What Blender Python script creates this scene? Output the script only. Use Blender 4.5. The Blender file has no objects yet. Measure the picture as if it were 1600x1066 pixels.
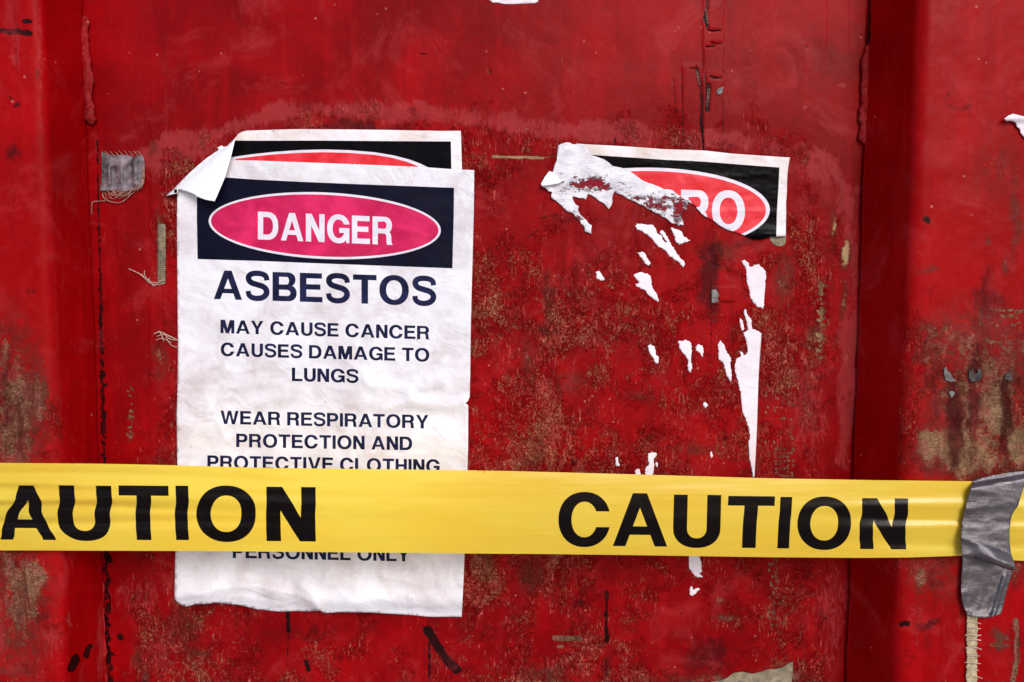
import bpy, math, random
import numpy as np
from mathutils import Vector
from mathutils.geometry import delaunay_2d_cdt
random.seed(7)
SC = bpy.context.scene
COL = SC.collection
# ------------------------------------------------------------------ camera, sky, sun, exposure
D = 0.80                      # metres from lens to the side panel
FPX = 1333.0
TH = math.radians(4.3)
CZ = D * math.tan(TH)
cd = bpy.data.cameras.new("camera")
cd.sensor_width = 36.0
cd.lens = 36.0 * FPX / 1600.0
cd.clip_start = 0.01
cd.clip_end = 100.0
cam = bpy.data.objects.new("camera", cd)
COL.objects.link(cam)
cam.location = (0, -D, CZ)
cam.rotation_euler = (math.pi / 2 - TH, 0, 0)
SC.camera = cam

SUN_EL, SUN_AZ = math.radians(30), math.radians(21)   # azimuth: to the right of the camera's back
w = bpy.data.worlds.new("World")
SC.world = w
w.use_nodes = True
wn = w.node_tree
bg = wn.nodes["Background"]
sky = wn.nodes.new("ShaderNodeTexSky")
sky.sky_type = 'NISHITA'
sky.sun_disc = False
sky.sun_elevation = SUN_EL
sky.sun_rotation = math.pi - SUN_AZ
sky.dust_density = 1.0
sky.ozone_density = 1.5
wn.links.new(sky.outputs[0], bg.inputs[0])
bg.inputs[1].default_value = 0.10
sl = bpy.data.lights.new("sun", 'SUN')
sl.energy = 1.5
sl.angle = math.radians(28)
sl.color = (1.0, 0.98, 0.96)
so = bpy.data.objects.new("sun", sl)
COL.objects.link(so)
sd = Vector((math.sin(SUN_AZ) * math.cos(SUN_EL), -math.cos(SUN_AZ) * math.cos(SUN_EL), math.sin(SUN_EL)))
so.rotation_euler = sd.to_track_quat('Z', 'Y').to_euler()
SC.view_settings.view_transform = 'Standard'
SC.view_settings.look = 'None'
SC.view_settings.exposure = 0.6
SC.view_settings.gamma = 1.0

# ------------------------------------------------------------------ where things stand
def P(px, py, h=0.0):
    """point seen at photo position (px,py) lying h metres proud of the side panel"""
    px = np.asarray(px, float); py = np.asarray(py, float)
    u = (px - 800.0) / FPX; v = (py - 533.0) / FPX
    dy = math.cos(TH) - v * math.sin(TH)
    t = (D - h) / dy
    return np.stack([u * t, -D + dy * t, CZ + (-math.sin(TH) - v * math.cos(TH)) * t], -1)

def Q(co):
    """photo position of a point in space (used to place wear on surfaces)"""
    x = co[..., 0]; y = co[..., 1] + D; z = co[..., 2] - CZ
    f = y * math.cos(TH) - z * math.sin(TH)
    dn = -y * math.sin(TH) - z * math.cos(TH)
    return 800 + FPX * x / f, 533 + FPX * dn / f

# ------------------------------------------------------------------ noise for geometry
_tabs = {}
def vnoise(x, y, seed=0):
    if seed not in _tabs:
        _tabs[seed] = np.random.RandomState(seed + 11).rand(256, 256)
    T = _tabs[seed]
    x = np.asarray(x, float); y = np.asarray(y, float)
    xi = np.floor(x).astype(int); yi = np.floor(y).astype(int)
    fx = x - xi; fy = y - yi
    fx = fx * fx * (3 - 2 * fx); fy = fy * fy * (3 - 2 * fy)
    a = T[xi % 256, yi % 256]; b = T[(xi + 1) % 256, yi % 256]
    c = T[xi % 256, (yi + 1) % 256]; d = T[(xi + 1) % 256, (yi + 1) % 256]
    return (a * (1 - fx) + b * fx) * (1 - fy) + (c * (1 - fx) + d * fx) * fy

def fbm(x, y, sc, oct=4, seed=0, gain=0.5):
    s = 0; a = 1.0; t = 0
    for k in range(oct):
        s = s + a * vnoise(x / sc + 13.7 * k, y / sc + 7.3 * k, seed + k)
        t += a; a *= gain; sc = sc / 2.03
    return s / t

def ridge(x, y, sc, oct=3, seed=0):
    s = 0; a = 1.0; t = 0
    for k in range(oct):
        s = s + a * (1 - np.abs(2 * vnoise(x / sc + 5.1 * k, y / sc + 9.9 * k, seed + k) - 1))
        t += a; a *= 0.5; sc = sc / 2.1
    return s / t

def sstep(a, b, v):
    t = np.clip((v - a) / (b - a), 0, 1)
    return t * t * (3 - 2 * t)

def seg_dist(px, py, pts):
    d = np.full(np.shape(px), 1e9)
    for (x0, y0), (x1, y1) in zip(pts[:-1], pts[1:]):
        dx, dy = x1 - x0, y1 - y0
        L = dx * dx + dy * dy + 1e-9
        t = np.clip(((px - x0) * dx + (py - y0) * dy) / L, 0, 1)
        d = np.minimum(d, np.hypot(px - x0 - t * dx, py - y0 - t * dy))
    return d

def inside(px, py, poly):
    r = np.zeros(np.shape(px), bool)
    n = len(poly)
    for i in range(n):
        x0, y0 = poly[i]; x1, y1 = poly[(i + 1) % n]
        if y0 == y1:
            continue
        c = ((y0 > py) != (y1 > py)) & (px < (x1 - x0) * (py - y0) / (y1 - y0) + x0)
        r ^= c
    return r

# ------------------------------------------------------------------ objects
def empty(name, loc, label, cat, group=None):
    o = bpy.data.objects.new(name, None)
    COL.objects.link(o); o.location = loc
    o['label'] = label; o['category'] = cat
    if group: o['group'] = group
    return o

def link(name, verts, faces, mats, parent=None, smooth=True, mi=None, label=None, cat=None, group=None):
    me = bpy.data.meshes.new(name)
    me.from_pydata([tuple(map(float, v)) for v in verts], [], [tuple(int(i) for i in f) for f in faces])
    for m in (mats if isinstance(mats, list) else [mats]):
        me.materials.append(m)
    if mi is not None:
        me.polygons.foreach_set('material_index', np.asarray(mi, np.int32))
    if smooth:
        me.polygons.foreach_set('use_smooth', np.ones(len(me.polygons), bool))
    me.update()
    o = bpy.data.objects.new(name, me)
    COL.objects.link(o)
    if parent:
        o.parent = parent
        o.matrix_parent_inverse.identity()
        o.location = -Vector(parent.location)
    if label: o['label'] = label
    if cat: o['category'] = cat
    if group: o['group'] = group
    return o

def grid_mesh(name, co, mats, parent=None, attrs=None):
    """co: (R,C,3) array -> quad grid with per-vertex float attributes"""
    R, C_ = co.shape[:2]
    me = bpy.data.meshes.new(name)
    nv = R * C_; nf = (R - 1) * (C_ - 1)
    me.vertices.add(nv)
    me.vertices.foreach_set('co', co.reshape(-1).astype(np.float32))
    idx = np.arange(nv).reshape(R, C_)
    q = np.stack([idx[:-1, :-1], idx[:-1, 1:], idx[1:, 1:], idx[1:, :-1]], -1).reshape(-1)
    me.loops.add(nf * 4)
    me.loops.foreach_set('vertex_index', q.astype(np.int32))
    me.polygons.add(nf)
    me.polygons.foreach_set('loop_start', np.arange(0, nf * 4, 4, dtype=np.int32))
    me.polygons.foreach_set('use_smooth', np.ones(nf, bool))
    me.materials.append(mats)
    me.update(calc_edges=True)
    for k, v in (attrs or {}).items():
        a = me.attributes.new(k, 'FLOAT', 'POINT')
        a.data.foreach_set('value', np.asarray(v, np.float32).reshape(-1))
    o = bpy.data.objects.new(name, me)
    COL.objects.link(o)
    if parent:
        o.parent = parent; o.location = -Vector(parent.location)
    return o

def sheet(name, outline, layers, hfun, step, mats, parent=None, thick=0.00025, attrs=None, label=None, cat=None, group=None):
    """thin sheet cut along its outline and along the edges of its print, then bent by hfun (px,py -> metres)"""
    def resample(poly):
        out = []
        n = len(poly)
        for i in range(n):
            a = poly[i]; b = poly[(i + 1) % n]
            L = math.hypot(b[0] - a[0], b[1] - a[1])
            k = max(1, int(math.ceil(L / (step * 1.0))))
            for j in range(k):
                out.append((a[0] + (b[0] - a[0]) * j / k, a[1] + (b[1] - a[1]) * j / k))
        return out
    polys = [resample(outline)]
    for ops, m in layers:
        for s, p in ops:
            polys.append(resample(p))
    pts = []; edges = []
    for p in polys:
        b = len(pts); pts += p; n = len(p)
        edges += [(b + i, b + (i + 1) % n) for i in range(n)]
    ob = np.array(outline)
    xs = np.arange(ob[:, 0].min() + step * .5, ob[:, 0].max(), step)
    ys = np.arange(ob[:, 1].min() + step * .5, ob[:, 1].max(), step)
    gx, gy = np.meshgrid(xs, ys)
    rs = np.random.RandomState(3)
    gx = (gx + rs.uniform(-.3, .3, gx.shape) * step).ravel(); gy = (gy + rs.uniform(-.3, .3, gy.shape) * step).ravel()
    k = inside(gx, gy, outline)
    gx, gy = gx[k], gy[k]
    # keep grid points off the cut lines
    pa = np.array(pts)
    cell = {}
    for x, y in pa:
        cell.setdefault((int(x // step), int(y // step)), []).append((x, y))
    keep = []
    lim = (step * 0.4) ** 2
    for x, y in zip(gx, gy):
        cx, cy = int(x // step), int(y // step); ok = True
        for i in (-1, 0, 1):
            for j in (-1, 0, 1):
                for (qx, qy) in cell.get((cx + i, cy + j), ()):
                    if (x - qx) ** 2 + (y - qy) ** 2 < lim:
                        ok = False; break
                if not ok: break
            if not ok: break
        if ok: keep.append((x, y))
    allp = [Vector(p) for p in pts + keep]
    v, e, f, _, _, _ = delaunay_2d_cdt(allp, edges, [], 0, 1e-3)
    va = np.array([(q[0], q[1]) for q in v])
    fa = np.array([t for t in f if len(t) == 3])
    c = va[fa].mean(1)
    k = inside(c[:, 0], c[:, 1], outline)
    fa = fa[k]; c = c[k]
    mi = np.zeros(len(fa), np.int32)
    for ops, m in layers:
        ins = np.zeros(len(fa), bool)
        for s, p in ops:
            i = inside(c[:, 0], c[:, 1], p)
            ins = (ins | i) if s > 0 else (ins & ~i)
        mi[ins] = m
    used = np.unique(fa)
    remap = -np.ones(len(va), int); remap[used] = np.arange(len(used))
    va = va[used]; fa = remap[fa]
    h = hfun(va[:, 0], va[:, 1])
    co = P(va[:, 0], va[:, 1], h)
    # face the camera (-y)
    a = va[fa[:, 1]] - va[fa[:, 0]]; b = va[fa[:, 2]] - va[fa[:, 0]]
    flip = (a[:, 0] * b[:, 1] - a[:, 1] * b[:, 0]) > 0
    fa[flip] = fa[flip][:, ::-1]
    o = link(name, co, fa, mats, parent, True, mi, label, cat, group)
    for kk, fn in (attrs or {}).items():
        at = o.data.attributes.new(kk, 'FLOAT', 'POINT')
        at.data.foreach_set('value', np.asarray(fn(va[:, 0], va[:, 1]), np.float32))
    if thick:
        md = o.modifiers.new('thickness', 'SOLIDIFY')
        md.thickness = thick; md.offset = -1.0
    return o

def tube(pts, r, n=6, sq=1.0):
    """tube through points (3d), r float or list; returns verts, faces"""
    V = []; F = []
    pts = [Vector(p) for p in pts]
    m = len(pts)
    for i, p in enumerate(pts):
        t = (pts[min(i + 1, m - 1)] - pts[max(i - 1, 0)]).normalized()
        a = t.cross(Vector((0, 1, 0)))
        a = a.normalized() if a.length > 1e-6 else Vector((1, 0, 0))
        b = t.cross(a).normalized()
        rr = r[i] if isinstance(r, (list, tuple)) else r
        for j in range(n):
            g = 2 * math.pi * j / n
            V.append(p + a * math.cos(g) * rr + b * math.sin(g) * rr * sq)
    for i in range(m - 1):
        for j in range(n):
            F.append((i * n + j, i * n + (j + 1) % n, (i + 1) * n + (j + 1) % n, (i + 1) * n + j))
    F.append(tuple(range(n))[::-1]); F.append(tuple((m - 1) * n + j for j in range(n)))
    return V, F

def catmull(pts, k=6):
    out = []
    n = len(pts)
    for i in range(n - 1):
        p0 = pts[max(i - 1, 0)]; p1 = pts[i]; p2 = pts[i + 1]; p3 = pts[min(i + 2, n - 1)]
        for j in range(k):
            t = j / k
            out.append(tuple(0.5 * ((2 * p1[d]) + (-p0[d] + p2[d]) * t + (2 * p0[d] - 5 * p1[d] + 4 * p2[d] - p3[d]) * t * t + (-p0[d] + 3 * p1[d] - 3 * p2[d] + p3[d]) * t ** 3) for d in range(len(p1))))
    out.append(tuple(pts[-1]))
    return out

# ------------------------------------------------------------------ node helpers
class NT:
    def __init__(s, name):
        s.m = bpy.data.materials.new(name); s.m.use_nodes = True
        s.t = s.m.node_tree; s.b = s.t.nodes['Principled BSDF']; s.out = s.t.nodes['Material Output']
        s.tc = s.t.nodes.new('ShaderNodeTexCoord').outputs['Object']
    def _in(s, sock, v):
        if v is None: return
        if isinstance(v, bpy.types.NodeSocket): s.t.links.new(v, sock)
        elif isinstance(v, (tuple, list)) and sock.type == 'RGBA': sock.default_value = tuple(v) + ((1,) if len(v) == 3 else ())
        else: sock.default_value = v
    def math(s, op, a, b=None, c=None, clamp=False):
        n = s.t.nodes.new('ShaderNodeMath'); n.operation = op; n.use_clamp = clamp
        s._in(n.inputs[0], a); s._in(n.inputs[1], b)
        if c is not None: s._in(n.inputs[2], c)
        return n.outputs[0]
    def mapping(s, scale=(1, 1, 1), loc=(0, 0, 0), rot=(0, 0, 0), src=None):
        n = s.t.nodes.new('ShaderNodeMapping')
        n.inputs['Scale'].default_value = scale; n.inputs['Location'].default_value = loc; n.inputs['Rotation'].default_value = rot
        s.t.links.new(src or s.tc, n.inputs[0]); return n.outputs[0]
    def noise(s, scale, detail=4, rough=0.55, dist=0.0, vec=None, out=0):
        n = s.t.nodes.new('ShaderNodeTexNoise')
        n.inputs['Scale'].default_value = scale; n.inputs['Detail'].default_value = detail
        n.inputs['Roughness'].default_value = rough; n.inputs['Distortion'].default_value = dist
        s.t.links.new(vec or s.tc, n.inputs['Vector']); return n.outputs[out]
    def wave(s, scale, vec=None, dist=0, direction='X'):
        n = s.t.nodes.new('ShaderNodeTexWave'); n.bands_direction = direction
        n.inputs['Scale'].default_value = scale; n.inputs['Distortion'].default_value = dist
        s.t.links.new(vec or s.tc, n.inputs[0]); return n.outputs['Fac']
    def voro(s, scale, vec=None, feature='F1', out='Distance', rand=1.0):
        n = s.t.nodes.new('ShaderNodeTexVoronoi'); n.feature = feature
        n.inputs['Scale'].default_value = scale; n.inputs['Randomness'].default_value = rand
        s.t.links.new(vec or s.tc, n.inputs['Vector']); return n.outputs[out]
    def attr(s, name):
        n = s.t.nodes.new('ShaderNodeAttribute'); n.attribute_name = name; return n.outputs['Fac']
    def ss(s, v, a, b):
        n = s.t.nodes.new('ShaderNodeMapRange'); n.interpolation_type = 'SMOOTHSTEP'
        s._in(n.inputs['Value'], v); s._in(n.inputs['From Min'], a); s._in(n.inputs['From Max'], b)
        return n.outputs[0]
    def lin(s, v, a, b, c, d):
        n = s.t.nodes.new('ShaderNodeMapRange')
        s._in(n.inputs['Value'], v); s._in(n.inputs['From Min'], a); s._in(n.inputs['From Max'], b)
        s._in(n.inputs['To Min'], c); s._in(n.inputs['To Max'], d)
        return n.outputs[0]
    def mix(s, f, a, b):
        n = s.t.nodes.new('ShaderNodeMix'); n.data_type = 'RGBA'
        s._in(n.inputs[0], f); s._in(n.inputs[6], a); s._in(n.inputs[7], b)
        return n.outputs[2]
    def bump(s, h, dist, strength=1.0, normal=None):
        n = s.t.nodes.new('ShaderNodeBump'); n.inputs['Distance'].default_value = dist
        n.inputs['Strength'].default_value = strength
        s._in(n.inputs['Height'], h)
        if normal is not None: s.t.links.new(normal, n.inputs['Normal'])
        return n.outputs[0]
    def set(s, **k):
        for a, v in k.items():
            s._in(s.b.inputs[a.replace('_', ' ')], v)
        return s

def srgb(r, g, b):
    def f(c):
        c /= 255.0
        return c / 12.92 if c <= 0.04045 else ((c + 0.055) / 1.055) ** 2.4
    return (f(r), f(g), f(b))

# ------------------------------------------------------------------ materials
def red_paint(name, dark, mid, light, speck_gain=1.0):
    n = NT(name)
    speck, bare, grime, chalk, black, gold = [n.attr(k) for k in ('speck', 'bare', 'grime', 'chalk', 'black', 'gold')]
    speck0 = speck
    clump = n.noise(24, 6, 0.68, 0.7, n.mapping((1, 1, 0.8), (7, 7, 7)))
    speck = n.math('MULTIPLY', speck, n.lin(n.ss(clump, 0.40, 0.60), 0, 1, 0.42, 1.12))
    warp = n.mapping((1, 1, 0.75))
    big = n.noise(9, 6, 0.6, 0.4)
    fine = n.noise(160, 5, 0.65, 0.5)
    col = n.mix(n.ss(big, 0.38, 0.68), dark, mid)
    streak = n.noise(60, 4, 0.6, 0.3, n.mapping((1, 1, 0.12)))
    col = n.mix(n.math('MULTIPLY', n.ss(streak, 0.5, 0.8), 0.35), col, light)
    col = n.mix(n.math('MULTIPLY', n.ss(fine, 0.5, 0.75), 0.22), col, light)
    # worn area: mottled brighter and darker red
    mott = n.noise(70, 5, 0.7, 1.0)
    wornf = n.math('MULTIPLY', n.ss(speck, 0.05, 0.35), n.ss(mott, 0.52, 0.62))
    col = n.mix(n.math('MULTIPLY', wornf, 0.30), col, light)
    darkf = n.math('MULTIPLY', n.ss(speck, 0.1, 0.5), n.ss(n.noise(95, 5, 0.7, 0.8, n.mapping(loc=(3, 1, 2))), 0.58, 0.68))
    col = n.mix(n.math('MULTIPLY', darkf, 0.45), col, tuple(c * 0.35 for c in dark))
    # chalky pinkish film
    cn = n.noise(90, 8, 0.8, 2.0, n.mapping((1.5, 1, 0.5), rot=(0, 0.3, 0)))
    cm = n.ss(n.math('ADD', n.math('MULTIPLY', chalk, 0.8), n.math('MULTIPLY', cn, 1.3)), 0.92, 1.12)
    col = n.mix(n.math('MULTIPLY', cm, 0.42), col, srgb(168, 62, 64))
    # specks: curly threads and grains of exposed primer
    wn_ = n.noise(380, 3, 0.6, 1.4, warp)
    worm = n.math('SUBTRACT', 1.0, n.math('MULTIPLY', n.math('ABSOLUTE', n.math('SUBTRACT', wn_, 0.5)), 10.0), clamp=True)
    gr = n.noise(520, 4, 0.75, 0.6, n.mapping((1, 1, 0.8), (5, 2, 1)))
    pat = n.noise(45, 6, 0.72, 0.8)
    val = n.math('ADD', n.math('ADD', n.math('MULTIPLY', worm, 0.34), n.math('MULTIPLY', gr, 0.78)), n.math('MULTIPLY', pat, 0.62))
    th = n.lin(speck, 0.0, 1.0, 1.20, 0.70)
    sm = n.ss(n.math('SUBTRACT', val, th), 0.0, 0.07)
    sm = n.math('MULTIPLY', sm, n.ss(speck, 0.02, 0.12))
    colv = n.noise(25, 3, 0.5, vec=n.mapping(loc=(9, 9, 9)))
    sc_ = n.mix(n.ss(n.math('ADD', colv, n.math('MULTIPLY', gold, 0.3)), 0.46, 0.62), srgb(206, 78, 68), srgb(196, 138, 98))
    sc_ = n.mix(n.math('MULTIPLY', n.ss(gr, 0.55, 0.7), 0.7), sc_, srgb(226, 176, 144))
    col = n.mix(n.math('MULTIPLY', sm, 0.7), col, sc_)
    # larger flaked grains
    fk = n.noise(190, 4, 0.72, 0.9, n.mapping((1.1, 1, 0.7), (3, 8, 8)))
    fkm = n.ss(n.math('ADD', fk, n.math('MULTIPLY', speck, 0.24)), 0.715, 0.755)
    fkm = n.math('MULTIPLY', fkm, n.ss(speck, 0.15, 0.3))
    col = n.mix(n.math('MULTIPLY', fkm, 0.6), col, n.mix(n.ss(gr, 0.4, 0.6), srgb(160, 66, 52), srgb(200, 128, 100)))
    # fine scratches, light and dark, running down and slightly across
    scr = n.noise(620, 3, 0.6, 0.7, n.mapping((1, 1, 0.16), (2, 2, 2), (0, 0.22, 0)))
    scl = n.noise(30, 5, 0.7, 0.5, n.mapping(loc=(8, 2, 5)))
    scm = n.math('MULTIPLY', n.ss(scr, 0.585, 0.65), n.ss(n.math('ADD', scl, n.math('MULTIPLY', speck, 0.5)), 0.62, 0.80))
    col = n.mix(n.math('MULTIPLY', scm, 0.7), col, srgb(204, 104, 92))
    dcr = n.noise(260, 5, 0.7, 2.2, n.mapping((1, 1, 0.8), (4, 9, 1)))
    dln = n.math('SUBTRACT', 1.0, n.math('MULTIPLY', n.math('ABSOLUTE', n.math('SUBTRACT', dcr, 0.47)), 24.0), clamp=True)
    dkm = n.math('MULTIPLY', dln, n.ss(n.math('ADD', n.math('MULTIPLY', speck, 0.8), n.noise(38, 5, 0.7, 0.4, n.mapping(loc=(1, 1, 7)))), 0.66, 0.9))
    col = n.mix(n.math('MULTIPLY', dkm, 0.6), col, srgb(66, 4, 6))
    # bigger bare patches
    bn = n.noise(110, 7, 0.75, 1.0, n.mapping((1, 1, 0.9), (2, 7, 4)))
    bsum = n.math('ADD', n.math('MULTIPLY', bare, 0.5), n.math('MULTIPLY', bn, 0.45))
    bsum = n.math('ADD', bsum, n.math('MULTIPLY', n.noise(30, 5, 0.6, 0.8, n.mapping((1, 1, 0.7), (3, 3, 9))), 0.45))
    bsum = n.math('ADD', bsum, n.math('MULTIPLY', n.noise(440, 4, 0.7, 1.0, n.mapping((1, 1, 1.5))), 0.35))
    bm = n.math('MULTIPLY', n.ss(bsum, 0.87, 0.99), n.ss(bare, 0.12, 0.3))
    grain = n.noise(290, 6, 0.8, 1.2, n.mapping((1, 1, 1.9)))
    col = n.mix(n.math('MULTIPLY', n.math('MULTIPLY', n.ss(bare, 0.05, 0.5), n.ss(n.noise(75, 8, 0.78, 1.2, n.mapping((1, 1, 0.7), (6, 1, 3))), 0.36, 0.56)), 0.8), col, srgb(92, 34, 28))
    bc = n.mix(n.ss(grain, 0.36, 0.64), srgb(62, 24, 20), srgb(164, 122, 92))
    bc = n.mix(n.ss(n.noise(60, 3), 0.5, 0.62), bc, n.mix(n.ss(grain, 0.4, 0.6), srgb(118, 48, 42), srgb(156, 100, 88)))
    run = n.noise(75, 5, 0.7, 0.6, n.mapping((1, 1, 0.14), (5, 0, 2)))
    bc = n.mix(n.math('MULTIPLY', n.ss(run, 0.45, 0.62), 0.8), bc, srgb(84, 36, 28))
    bc = n.mix(gold, bc, srgb(196, 164, 116))
    col = n.mix(n.math('MULTIPLY', bm, 0.92), col, bc)
    # grime
    gn = n.noise(95, 8, 0.78, 1.0, n.mapping((1, 1, 0.5), (1, 3, 8)))
    gm = n.ss(n.math('ADD', n.math('MULTIPLY', grime, 0.85), n.math('MULTIPLY', gn, 1.0)), 0.72, 1.12)
    col = n.mix(n.math('MULTIPLY', gm, 0.85), col, srgb(64, 8, 12))
    kn = n.math('SUBTRACT', n.noise(330, 5, 0.75, 0.8), 0.5)
    km = n.ss(n.math('ADD', black, n.math('MULTIPLY', kn, 1.7)), 0.38, 0.60)
    col = n.mix(n.math('MULTIPLY', km, 0.97), col, srgb(22, 8, 10))
    rund = n.noise(90, 5, 0.7, 0.5, n.mapping((1, 1, 0.10), (8, 1, 4)))
    col = n.mix(n.math('MULTIPLY', n.ss(rund, 0.52, 0.72), 0.30), col, srgb(92, 6, 12))
    dust_sheen = n.noise(14, 8, 0.75, 1.2, n.mapping(loc=(4, 6, 8)))
    col = n.mix(n.math('MULTIPLY', n.ss(dust_sheen, 0.50, 0.72), 0.34), col, srgb(176, 58, 60))  # random pale dust, strengthened as painted sky sheen for the panel top
    # scattered nicks
    nk = n.voro(70, feature='F1'); nk2 = n.noise(18, 2, vec=n.mapping(loc=(4, 4, 4)))
    nkw = n.math('ADD', nk, n.math('MULTIPLY', n.noise(240, 3), 0.16))
    nm = n.math('MULTIPLY', n.ss(n.math('SUBTRACT', 0.165, nkw), 0.0, 0.03), n.ss(nk2, 0.50, 0.58))
    col = n.mix(n.math('MULTIPLY', nm, 0.6), col, srgb(190, 110, 100))
    hgt = n.math('ADD', n.math('MULTIPLY', sm, -0.35), n.math('MULTIPLY', bm, -0.7))
    hgt = n.math('ADD', hgt, n.math('MULTIPLY', n.math('MULTIPLY', grain, bm), 0.9))
    hgt = n.math('ADD', hgt, n.math('MULTIPLY', n.noise(260, 5, 0.7, 0.8), n.lin(speck, 0, 1, 0.18, 1.3)))
    hgt = n.math('ADD', hgt, n.math('ADD', n.math('MULTIPLY', cm, 0.15), n.math('MULTIPLY', dkm, -0.7)))
    hgt = n.math('ADD', hgt, n.math('MULTIPLY', n.noise(35, 3), 0.5))
    nb = n.bump(hgt, 0.0008, 0.9)
    ro = n.lin(n.math('MAXIMUM', n.math('MAXIMUM', sm, bm), n.ss(speck, 0, 0.5)), 0, 1, 0.34, 0.8)
    ro = n.math('ADD', ro, n.math('MULTIPLY', n.math('SUBTRACT', big, 0.5), 0.25))
    n.set(Base_Color=col, Roughness=ro, Normal=nb, Specular_IOR_Level=0.065)
    return n.m

M = {}
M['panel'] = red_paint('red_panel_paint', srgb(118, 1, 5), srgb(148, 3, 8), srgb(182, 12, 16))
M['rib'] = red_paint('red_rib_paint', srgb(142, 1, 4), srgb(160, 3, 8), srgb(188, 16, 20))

def plain(name, c, rough=0.6, c2=None, sc=40, bumpd=0.0, bsc=200, spec=0.4, metallic=0.0):
    n = NT(name)
    if c2: n.set(Base_Color=n.mix(n.ss(n.noise(sc, 5, 0.65, 0.6), 0.35, 0.7), c, c2))
    else: n.set(Base_Color=c)
    n.set(Roughness=rough, Specular_IOR_Level=spec, Metallic=metallic)
    if bumpd: n.set(Normal=n.bump(n.noise(bsc, 5, 0.6), bumpd))
    return n.m

def paper_mat(name, base, dirty, dirt=0.5, spec=0.35, rough=0.5):
    n = NT(name)
    a = n.noise(16, 5, 0.6, 0.8); b = n.noise(70, 5, 0.7, 0.4)
    f = n.math('MULTIPLY', n.ss(n.math('ADD', n.math('MULTIPLY', a, 0.7), n.math('MULTIPLY', b, 0.3)), 0.42, 0.68), dirt)
    col = n.mix(f, base, dirty)
    sp = n.math('MULTIPLY', n.ss(n.noise(130, 2, 0.5, vec=n.mapping(loc=(3, 3, 3))), 0.74, 0.78), 0.45)
    col = n.mix(sp, col, srgb(140, 120, 125))
    n.set(Base_Color=col, Roughness=rough, Specular_IOR_Level=spec)
    wr = n.math('ABSOLUTE', n.math('SUBTRACT', n.noise(22, 3, 0.55, 0.9, n.mapping((1, 1, 1.3), rot=(0, .5, 0))), 0.5))
    n.set(Normal=n.bump(n.math('ADD', n.math('ADD', n.noise(90, 4, 0.6, 0.5), n.math('MULTIPLY', n.noise(600, 2), 0.12)), n.math('MULTIPLY', wr, -9.0)), 0.0006, 0.6))
    return n.m
M['paper'] = paper_mat('sign_paper', srgb(230, 225, 230), srgb(204, 190, 192), 0.9)
M['old_paper'] = paper_mat('old_sign_paper', srgb(236, 226, 228), srgb(214, 190, 178), 0.8)
M['flap'] = paper_mat('paper_underside', srgb(242, 242, 245), srgb(234, 232, 240), 0.3)
M['scrap'] = paper_mat('torn_paper', srgb(238, 228, 234), srgb(222, 198, 206), 0.6, 0.2, 0.8)
M['ink'] = plain('dark_navy_ink', srgb(6, 6, 26), 0.5, srgb(12, 12, 36), 60, spec=.08)
M['text'] = plain('navy_text_ink', srgb(16, 18, 46), 0.6, srgb(34, 36, 74), 90, spec=.1)
M['black_band'] = plain('black_print', srgb(4, 2, 6), 0.25, srgb(10, 6, 12), 60, 0.0005, 90, 0.05)
M['pink'] = plain('faded_magenta_print', srgb(182, 8, 70), 0.5, srgb(222, 34, 96), 22, spec=.2)
M['redprint'] = plain('red_print', srgb(214, 14, 30), 0.4, srgb(230, 56, 70), 30, spec=.25)
M['ringpaper'] = plain('white_print_gap', srgb(228, 218, 226), 0.5, srgb(214, 204, 216), 90)

n = NT('peeled_paper_fibre')
wv = n.attr('wear')
wnz = n.noise(230, 5, 0.75, 1.2, n.mapping((0.7, 1, 1.5), rot=(0, 0.5, 0)))
wnz = n.math('ADD', n.math('MULTIPLY', wnz, 0.72), n.math('MULTIPLY', n.noise(110, 3, 0.6, 0.5, n.mapping((0.7, 1, 1.5))), 0.28))
wm = n.ss(n.math('ADD', n.math('MULTIPLY', wv, 0.27), wnz), 0.66, 0.71)
c = n.mix(n.ss(n.noise(60, 5, 0.7), 0.4, 0.7), srgb(236, 230, 234), srgb(206, 196, 204))
c = n.mix(n.math('MULTIPLY', n.ss(n.noise(90, 4, 0.6, vec=n.mapping(loc=(1, 5, 2))), 0.50, 0.66), n.ss(wv, 0.2, 0.6)), c, srgb(132, 122, 128))
c = n.mix(wm, c, srgb(134, 14, 32))
n.set(Base_Color=c, Roughness=0.75, Specular_IOR_Level=0.2)
n.set(Normal=n.bump(n.math('ADD', n.math('MULTIPLY', wm, -1.0), n.noise(120, 5, 0.7, 0.6, n.mapping((0.6, 1, 1.6)))), 0.0016, 1.0))
M['fibre'] = n.m

def tape_mat(name, c1, c2, trans):
    n = NT(name)
    a = n.noise(10, 3, 0.5, 0.2, n.mapping((1, 1, 3)))
    col = n.mix(n.ss(a, 0.35, 0.7), c1, c2)
    n.set(Base_Color=col, Roughness=0.27, Specular_IOR_Level=0.6)
    n.set(Normal=n.bump(n.noise(18, 4, 0.55, 0.3, n.mapping((0.18, 1, 3.5))), 0.0016, 0.5))
    tr = n.t.nodes.new('ShaderNodeBsdfTranslucent'); n.t.links.new(col, tr.inputs[0])
    mx = n.t.nodes.new('ShaderNodeMixShader'); mx.inputs[0].default_value = trans
    n.t.links.new(n.b.outputs[0], mx.inputs[1]); n.t.links.new(tr.outputs[0], mx.inputs[2])
    n.t.links.new(mx.outputs[0], n.out.inputs[0])
    return n.m
M['yellow'] = tape_mat('yellow_plastic_film', srgb(254, 212, 64), srgb(255, 222, 76), 0.34)
M['tape_ink'] = plain('black_tape_print', srgb(10, 3, 2), 0.32, srgb(16, 6, 5), 60, 0.0004, 60, 0.15)

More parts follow.
